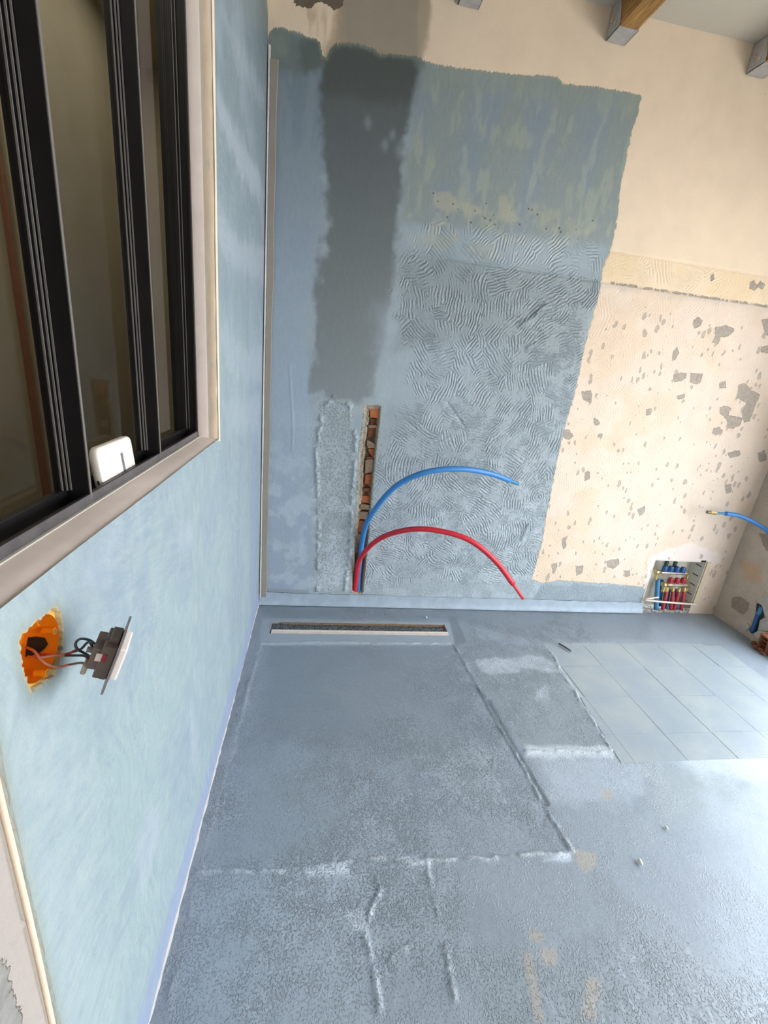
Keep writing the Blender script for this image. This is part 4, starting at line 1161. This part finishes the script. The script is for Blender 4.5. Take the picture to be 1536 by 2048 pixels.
def manifold(label, L0, L1, ym, caps, capmat, outs, r, valve):
    a, b = P3(*L0, ym), P3(*L1, ym)
    t = thing('water_manifold', label, 'manifold', tuple(a), 'manifold bars in the wall cabinet')
    bm = bmesh.new(); tube(bm, [a, b], r, 14, 0)
    for k in range(4):
        c = a.lerp(b, .12 + .25 * k); d = (b - a).normalized() * .006
        tube(bm, [c - d, c + d], r * 1.22, 6, 0)
    link('bar', bm_me(bm), M_NICKEL, t)
    v = P3(*valve, ym)
    bm = bmesh.new(); tube(bm, [v + Vector((-.022, 0, 0)), v + Vector((-.008, 0, 0)), v + Vector((.014, 0, 0))], lambda q: .020 if q < .6 else .014, 8, 0)
    tube(bm, [v + Vector((-.004, 0, -.005)), v + Vector((-.004, 0, -.055))], .013, 10, 0)
    link('ball_valve', bm_me(bm), M_BRASS, t)
    bm = bmesh.new(); e = b + (b - a).normalized() * .012
    tube(bm, [b, e, e + Vector((.012, 0, -.02)), e + Vector((.012, 0, -.05))], .009, 8, 3)
    link('end_elbow', bm_me(bm, True), M_BRASS, t)
    for (u, w) in caps:
        c = P3(u, w, ym - .012)
        bm = bmesh.new(); tube(bm, [c + Vector((0, 0, -.022)), c + Vector((0, 0, .008)), c + Vector((0, 0, .018))], lambda q: .0185 if q < .7 else .013, 10, 0)
        cp = link('cap', bm_me(bm), capmat, t)
    for (u, w) in outs:
        c = P3(u, w, ym - .005)
        bm = bmesh.new(); tube(bm, [c + Vector((0, 0, .022)), c, c + Vector((0, 0, -.018))], lambda q: .009 if q < .4 else .0125, 8, 0)
        link('outlet', bm_me(bm), M_BRASS, t)
    return t
m1 = manifold('upper manifold bar with blue caps in the wall cabinet', (1322, 1144.5), (1371, 1146.5), .035, [(1330, 1136.5), (1342, 1137), (1354, 1138), (1366, 1139)], M_CAPB, [], .0125, (1316.5, 1144))
for (u, w) in ((1333, 1127), (1350, 1128)):
    c = P3(u, w, .05); bm = bmesh.new(); tube(bm, [c + Vector((0, 0, -.02)), c + Vector((0, 0, .018))], .013, 10, 0)
    link('bleed_valve', bm_me(bm), M_CAPG, m1)
m2 = manifold('lower manifold bar with red caps in the wall cabinet', (1334, 1169), (1371, 1170.5), .025, [(1341.5, 1160), (1354.5, 1160.5), (1366.5, 1160.5)], M_CAPR, [(1334, 1180), (1346, 1180.5), (1358, 1181), (1369, 1180)], .0115, (1331, 1169))
def drop_pipe(label, top, bot, y0, y1, r, mat):
    a = P3(*top, y0); b = P3(*bot, y1); b.z = max(b.z, .0)
    mid = a.lerp(b, .5)
    t = thing('supply_pipe', label, 'pipe', (b.x, b.y, 0))
    link('sleeve', tube_me([a, mid, b], r, 12, 4), mat, t)
drop_pipe('thick pale blue pipe at the left side of the cabinet', (1316, 1158), (1312, 1219), .04, -.005, .016, M_BLUE_IN)
drop_pipe('green-blue pipe second from left under the cabinet valves', (1324, 1160), (1319, 1212), .06, .03, .012, simple('teal_tube', srgb(30, 96, 150, .9), .45))
for i, (tu, bu) in enumerate(((1333, 1325), (1346, 1341), (1357.5, 1348), (1368, 1362))):
    drop_pipe('%s red pipe below the red-capped manifold' % ('leftmost', 'second from left', 'third from left', 'rightmost')[i], (tu, 1184), (bu, 1219), .015, -.002, .0125, M_RED_D)
for i, (tu, bu) in enumerate(((1338, 1333), (1351, 1355))):
    drop_pipe('%s blue pipe between the red pipes' % ('left', 'right')[i], (tu, 1178), (bu, 1218), .055, .012, .011, M_BLUE_D)

# blue tube stub in the broken foot of the right wall
hp = thing('blue_conduit', 'blue conduit in the hole at the foot of the right wall', 'pipe', tuple(hit(1505, 1256, 0, ROOM_X)))
RX = lambda u, v, x: Vector(hit(u, v, 0, x))
link('sleeve', tube_me([RX(1504, 1264, ROOM_X - .012), RX(1511, 1244, ROOM_X - .010), RX(1517, 1228, ROOM_X - .004)], .014, 14), M_CAPB, hp)
link('coupling', tube_me([RX(1517, 1229, ROOM_X - .004), RX(1521, 1222, ROOM_X), RX(1524, 1214, ROOM_X + .006)], .016, 14), M_BLUE_IN, hp)
# flat black plate behind it: the hole's shade put into colour
hl = [RX(u, v, ROOM_X - .003) for u, v in ((1514, 1206), (1522, 1210), (1526, 1224), (1528, 1233), (1520, 1240), (1519, 1255), (1513, 1264), (1504, 1267), (1499, 1262), (1506, 1244), (1512, 1226))]
bm = bmesh.new(); prism(bm, hl, (-.002, 0, 0)); link('wall_hole', bm_me(bm), M_DARK, wall_right)
# pale broken plaster flakes right of the hole
def flake(uvs, x, d, mat, name, parent):
    bm = bmesh.new(); prism(bm, [RX(u, v, x) for u, v in uvs], (d, 0, 0)); return link(name, bm_me(bm), mat, parent)
for uvs, xx in (([(1514, 1203), (1528, 1194), (1540, 1186), (1545, 1230), (1534, 1238), (1527, 1222), (1524, 1212)], ROOM_X - .018),
                ([(1520, 1240), (1532, 1236), (1545, 1232), (1548, 1258), (1530, 1262), (1516, 1260)], ROOM_X - .022),
                ([(1508, 1266), (1518, 1261), (1532, 1264), (1526, 1278), (1512, 1274)], ROOM_X - .03),
                ([(1524, 1246), (1535, 1242), (1540, 1252), (1530, 1256)], ROOM_X - .034),
                ([(1474, 1250), (1484, 1254), (1494, 1246), (1500, 1254), (1490, 1262), (1478, 1260)], ROOM_X - .012)):
    flake(uvs, xx, .03, M_RUBBLE, 'plaster_flake', wall_right)
# broken hollow brick lying at the break
hb = thing('broken_brick', 'broken reddish hollow brick at the end of the right wall', 'brick', (ROOM_X - .02, -.42, 0))
M_BRK = simple('brown_brick', srgb(150, 96, 70, .8), .9, var=.25, nscale=40, bump=.001)
bm = bmesh.new(); rr2 = random.Random(2)
bx0, bx1, by0, by1 = ROOM_X - .075, ROOM_X + .04, -.60, -.40
box(bm, (bx0, by0, .004), (bx1, by1, .016), bevel=.004); box(bm, (bx0, by0, .094), (bx1 - .02, by1 - .01, .104), bevel=.003)
for k in range(4):
    yy = by0 + .012 + k * (by1 - by0 - .03) / 3
    box(bm, (bx0 + rr2.uniform(0, .02), yy - .005, .012), (bx1, yy + .005, .098), bevel=.002)
for zz_ in (.040, .068):
    box(bm, (bx0 + rr2.uniform(0, .02), by0, zz_ - .004), (bx1, by1 - .008, zz_ + .004), bevel=.002)
me = bm_me(bm)
for v in me.vertices: v.co.x += (fbm(np.array([v.co.y * 1.0]), np.array([v.co.z]), 40., 401)[0] - .5) * .03; v.co.z += (v.co.y + .5) * .12 * (v.co.z / .1)
link('cells', me, M_BRK, hb)
for (px, py, pz, s) in ((ROOM_X - .085, -.425, .012, .016), (ROOM_X - .095, -.49, .012, .018), (ROOM_X - .08, -.455, .014, .014), (ROOM_X - .05, -.385, .012, .018)):
    bm = bmesh.new(); bmesh.ops.create_icosphere(bm, subdivisions=1, radius=s)
    for v in bm.verts: v.co *= 1 + rr2.uniform(-.4, .3); v.co += Vector((px, py, pz)); v.co.z = max(v.co.z, .002)
    link('fragment', bm_me(bm), M_TERRA_D, hb)

# ------------------------------------------------------------------ linear drain
dr = thing('linear_drain', 'long narrow shower drain with perforated grate along the back wall', 'drain', ((DR0 + DR1) / 2, (DRY0 + DRY1) / 2, -.02))
bm = bmesh.new()
box(bm, (DR0, DRY0, -.045), (DR1, DRY1, -.040)); box(bm, (DR0, DRY0, -.045), (DR0 + .003, DRY1, .001)); box(bm, (DR1 - .003, DRY0, -.045), (DR1, DRY1, .001))
box(bm, (DR0, DRY1 - .003, -.045), (DR1, DRY1, .001)); box(bm, (DR0, DRY0, -.045), (DR1, DRY0 + .003, .001))
link('channel', bm_me(bm), M_STEEL, dr)
link('grate', box_me((DR0 + .004, DRY0 + .045, -.013), (DR1 - .012, DRY1 - .012, -.009)), M_GRATE, dr)
link('front_flange', box_me((DR0 + .01, DRY0 + .002, -.006), (DR1 - .002, DRY0 + .042, .001), bevel=.001), M_ROD, dr)
link('front_rim', box_me((DR0 + .01, DRY0 + .030, -.001), (DR1 - .002, DRY0 + .040, .003), bevel=.001), M_BOX, dr)
link('rear_flange', box_me((DR0 + .06, DRY1 - .016, -.010), (DR1 - .004, DRY1 - .003, -.002)), M_MORTAR, dr)
o = link('end_cap', box_me((DR1 - .012, DRY0 + .045, -.022), (DR1 - .004, DRY1 - .014, -.006)), simple('red_end_cap', srgb(150, 62, 54), .6), dr); o['label'] = 'red end cap'

# ------------------------------------------------------------------ junction box and hanging switch
jb = thing('junction_box', 'orange round junction box set in a ragged hole of the left wall', 'electrical box', (0, HC[0], HC[1]))
R_ = .0400; cy, cz = HC
def ringlet(x, r, n=40): return [(x, cy + r * math.cos(2 * math.pi * k / n), cz + r * math.sin(2 * math.pi * k / n)) for k in range(n)]
def lathe_x(prof, n=40, gap=None):
    bm = bmesh.new(); rows = [[bm.verts.new(p) for p in ringlet(x, r, n)] for x, r in prof]
    for a, b in zip(rows[:-1], rows[1:]):
        for k in range(n): bm.faces.new((a[k], a[(k + 1) % n], b[(k + 1) % n], b[k]))
    return bm, rows
bm, rows = lathe_x([(-.002, R_), (-.010, R_ * .99), (-.042, R_ * .96), (-.046, R_ * .90), (-.046, R_ * .2)])
bm.faces.new(rows[-1]); link('shell', bm_me(bm, True), M_ORANGE, jb)
bm, rows = lathe_x([(-.012, .056), (-.008, .052), (-.006, .044), (-.006, R_)])
link('collar', bm_me(bm, True), M_ORANGE_L, jb)
bm = bmesh.new()
def shell_pt(u, v, r=.0380):
    o = CC - np.array([0, cy, cz]); d = ray(u, v)
    A_ = d[1] ** 2 + d[2] ** 2; B_ = 2 * (o[1] * d[1] + o[2] * d[2]); C_ = o[1] ** 2 + o[2] ** 2 - r * r
    t = (-B_ + math.sqrt(max(B_ * B_ - 4 * A_ * C_, 0))) / (2 * A_)
    tb = (-.0445 - CC[0]) / d[0]
    return Vector(CC + min(t, tb) * d)
kp = []
kq = [(56, 1275), (72, 1273), (90, 1275.6), (96, 1288), (90, 1297), (80, 1305), (64, 1311), (50, 1314), (53, 1291)]
for i_ in range(len(kq)):
    for f_ in (0, .5):
        q_ = kq[(i_ + 1) % len(kq)]; kp.append(shell_pt(kq[i_][0] * (1 - f_) + q_[0] * f_, kq[i_][1] * (1 - f_) + q_[1] * f_))
kc = shell_pt(72, 1291)
link('knock_out', mesh_from([kc] + kp, [(0, 1 + k, 1 + (k + 1) % len(kp)) for k in range(len(kp))]), M_DARK, jb)
for u_, v_ in ((110, 1262), (95, 1346), (79, 1244)):
    p = shell_pt(u_, v_, .0365); p.x = max(p.x, -.03)
    bm = bmesh.new(); tube(bm, [p + Vector((-.014, 0, 0)), p], .0048, 10, 0); sc = link('screw_post', bm_me(bm), M_ORANGE, jb)
    bm = bmesh.new(); tube(bm, [p, p + Vector((.0012, 0, 0))], .0032, 10, 0); link('screw', bm_me(bm), M_BRASS, sc)

SP = Vector(hit(231, 1308, 0, .072))
n_ = Vector((.90, .43, -.02)).normalized(); t_ = Vector((0, 0, 1)).cross(n_).normalized(); w_ = n_.cross(t_)
view_ = (SP - Vector(CC)).normalized()
rot_ = Matrix.Rotation(math.radians(24), 3, view_); t_ = rot_ @ t_; w_ = rot_ @ w_; n_ = rot_ @ n_
MS = Matrix(((t_.x, w_.x, n_.x, SP.x), (t_.y, w_.y, n_.y, SP.y), (t_.z, w_.z, n_.z, SP.z), (0, 0, 0, 1)))
sw = thing('light_switch', 'white rocker switch with grey back hanging by its wires from the wall', 'switch', tuple(SP))
bm = bmesh.new(); h_ = .040
oc = [(h_, -h_ + .012), (h_, h_ - .012), (h_ - .012, h_), (-h_ + .012, h_), (-h_, h_ - .012), (-h_, -h_ + .012), (-h_ + .012, -h_), (h_ - .012, -h_)]
prism(bm, [MS @ Vector((a, b, 0)) for a, b in oc], MS.to_3x3() @ Vector((0, 0, .0025)))
box(bm, (-.010, -.050, 0), (.010, -.038, .0015), MS); box(bm, (-.010, .038, 0), (.010, .050, .0015), MS)
link('mounting_plate', bm_me(bm), M_SWP, sw)
link('rocker', box_me((-.0225, -.0225, .002), (.0225, .0225, .011), MS, .002), M_WHITE, sw)
bm = bmesh.new()
box(bm, (-.0225, -.0225, -.016), (.0225, .0225, .0), MS, .0015); box(bm, (-.020, -.013, -.026), (.020, .016, -.015), MS, .001)
box(bm, (-.014, .018, -.012), (.014, .030, -.001), MS, .001); box(bm, (-.012, -.031, -.008), (.012, -.02, -.001), MS, .001)
box(bm, (-.018, .008, -.032), (-.013, .013, -.024), MS); box(bm, (-.006, .019, -.024), (-.002, .023, -.01), MS)
bd = link('mechanism', bm_me(bm), M_SWG, sw)
link('terminal_mark', box_me((-.0232, .002, -.013), (-.0224, .012, -.008), MS), M_CAPR, bd)
link('terminal_block', box_me((-.0234, .002, -.020), (-.0222, .012, -.0135), MS), M_REVEAL, bd)
for k in (0, 1):
    link('terminal_lever', box_me((-.016 + .014 * k, -.026, -.030), (-.006 + .014 * k, -.012, -.024), MS, .002), M_RUBBLE, bd)
back = lambda a, b, c=-.024: MS @ Vector((a, b, c))
def wire(label, pts, mat):
    w = link('wire', tube_me(pts, .0016, 8, 8), mat, sw); w['label'] = label
pw = lambda u, v, x: Vector(hit(u, v, 0, x))
inn = lambda u, v, f: Vector(hit(u, v, 0, 0)).lerp(shell_pt(u, v, .0385), f)
wire('black looped wire', [back(-.006, .012), pw(178, 1280, .045), pw(160, 1278, .038), pw(151, 1288, .034), pw(156, 1299, .036), pw(172, 1308, .042), back(-.01, -.004)], M_WIRE_B)
wire('dark wire', [back(-.004, .002), pw(178, 1284, .05), pw(162, 1298, .035), pw(148, 1303, .022)], M_WIRE_B)
wire('red wire', [pw(152, 1300, .026), pw(140, 1306, .012), inn(118, 1311, .35), inn(95, 1310, .6), inn(75, 1309, .97)], M_WIRE_R)
wire('black wire', [back(-.014, -.006), pw(170, 1312, .04), pw(148, 1311, .022), pw(130, 1311, .01)], M_WIRE_B)
wire('pinkish grey wire', [pw(130, 1311, .01), inn(110, 1311, .3), inn(80, 1315, .6), inn(56, 1313, .97)], M_WIRE_O)
wire('grey wire', [back(-.012, -.016), pw(164, 1326, .036), pw(140, 1329, .016)], M_WIRE_G)
wire('pale pink wire', [pw(140, 1329, .016), pw(118, 1334, .004), inn(96, 1330, .3), inn(80, 1318, .5), inn(68, 1302, .7), inn(54, 1295, .97)], M_WIRE_O)

# ------------------------------------------------------------------ white device on the window rail
dv = thing('white_device', 'white rounded plastic device leaning inside the window rail', 'device', (-.080, -1.60, sill_z + .002))
bl, tl = Vector(hit(188, 978, 0, -.072)), Vector(hit(205, 918, 0, -.084))
br, tr_ = Vector(hit(268, 938, 0, -.072)), Vector(hit(277, 890, 0, -.084))
cen = (bl + tl + br + tr_) / 4
ex = ((br - bl) + (tr_ - tl)).normalized(); ez = ((tl - bl) + (tr_ - br)); ez = (ez - ex * ez.dot(ex)).normalized(); en = ex.cross(ez)
if en.x < 0: en = -en
wd, ht = .148, .084
cen = Vector((-.080, (bl.y + br.y) / 2 + .018, sill_z + .006 + ht / 2))
ex = Vector((0, 1, 0)); ez = Vector((-.10, 0, 1)).normalized(); en = Vector((1, 0, .10)).normalized()
MD = Matrix(((ex.x, ez.x, en.x, cen.x), (ex.y, ez.y, en.y, cen.y), (ex.z, ez.z, en.z, cen.z), (0, 0, 0, 1)))
def rrect(bm, w, h, r, z0, z1, M, bev=.003):
    pts = []
    for cx, cy_, a0 in ((w / 2 - r, h / 2 - r, 0), (-w / 2 + r, h / 2 - r, 90), (-w / 2 + r, -h / 2 + r, 180), (w / 2 - r, -h / 2 + r, 270)):
        for k in range(7):
            a = math.radians(a0 + 15 * k); pts.append((cx + r * math.cos(a), cy_ + r * math.sin(a)))
    rows = []
    for z, s in ((z0, bev), (z0 + bev, 0), (z1 - bev, 0), (z1 - bev * .3, bev * .3), (z1, bev)):
        rows.append([bm.verts.new(M @ Vector((x * (1 - 2 * s / w), y * (1 - 2 * s / h), z))) for x, y in pts])
    n = len(pts)
    for a, b in zip(rows[:-1], rows[1:]):
        for k in range(n): bm.faces.new((a[k], a[(k + 1) % n], b[(k + 1) % n], b[k]))
    bm.faces.new(rows[-1]); bm.faces.new(list(reversed(rows[0])))
bm = bmesh.new(); rrect(bm, wd, ht, .014, -.009, .009, MD, .004)
link('body', bm_me(bm, True), M_DEV, dv)
bm = bmesh.new(); box(bm, (.012, -.030, .0088), (.021, .016, .0096), MD); link('slot', bm_me(bm), M_SLOTG, dv)
bm = bmesh.new(); box(bm, (-wd / 2 - .0004, -.025, -.002), (-wd / 2 + .002, -.017, .001), MD); link('notch', bm_me(bm), M_DARK, dv)

# ------------------------------------------------------------------ small loose bits on the floor
a = FL(1117, 1290); b = FL(1141, 1305)
st = link('wood_splinter', tube_me([(a[0], a[1], .011), ((a[0] + b[0]) / 2, (a[1] + b[1]) / 2, .012), (b[0], b[1], .011)], .0055, 6, 2), M_STICK)
tag(st, 'dark splinter of wood lying at the far left corner of the tiled area', 'debris')
for (u, v, s, lab) in ((1279, 1727, .009, 'pale crumb of plaster in the middle of the right floor'), (1332, 1658, .006, 'tiny pale crumb on the floor above the larger crumb'), (852, 1236, .008, 'white crumb of plaster behind the shower drain')):
    c = FL(u, v); bm = bmesh.new(); bmesh.ops.create_icosphere(bm, subdivisions=2, radius=s)
    rr3 = random.Random(u)
    for q in bm.verts: q.co *= 1 + rr3.uniform(-.2, .2); q.co = Vector((q.co.x * .8 + c[0], q.co.y * 1.3 + c[1], q.co.z * .6 + .004 + s * .5))
    tag(link('plaster_crumb', bm_me(bm, True), M_PEB), lab, 'debris')
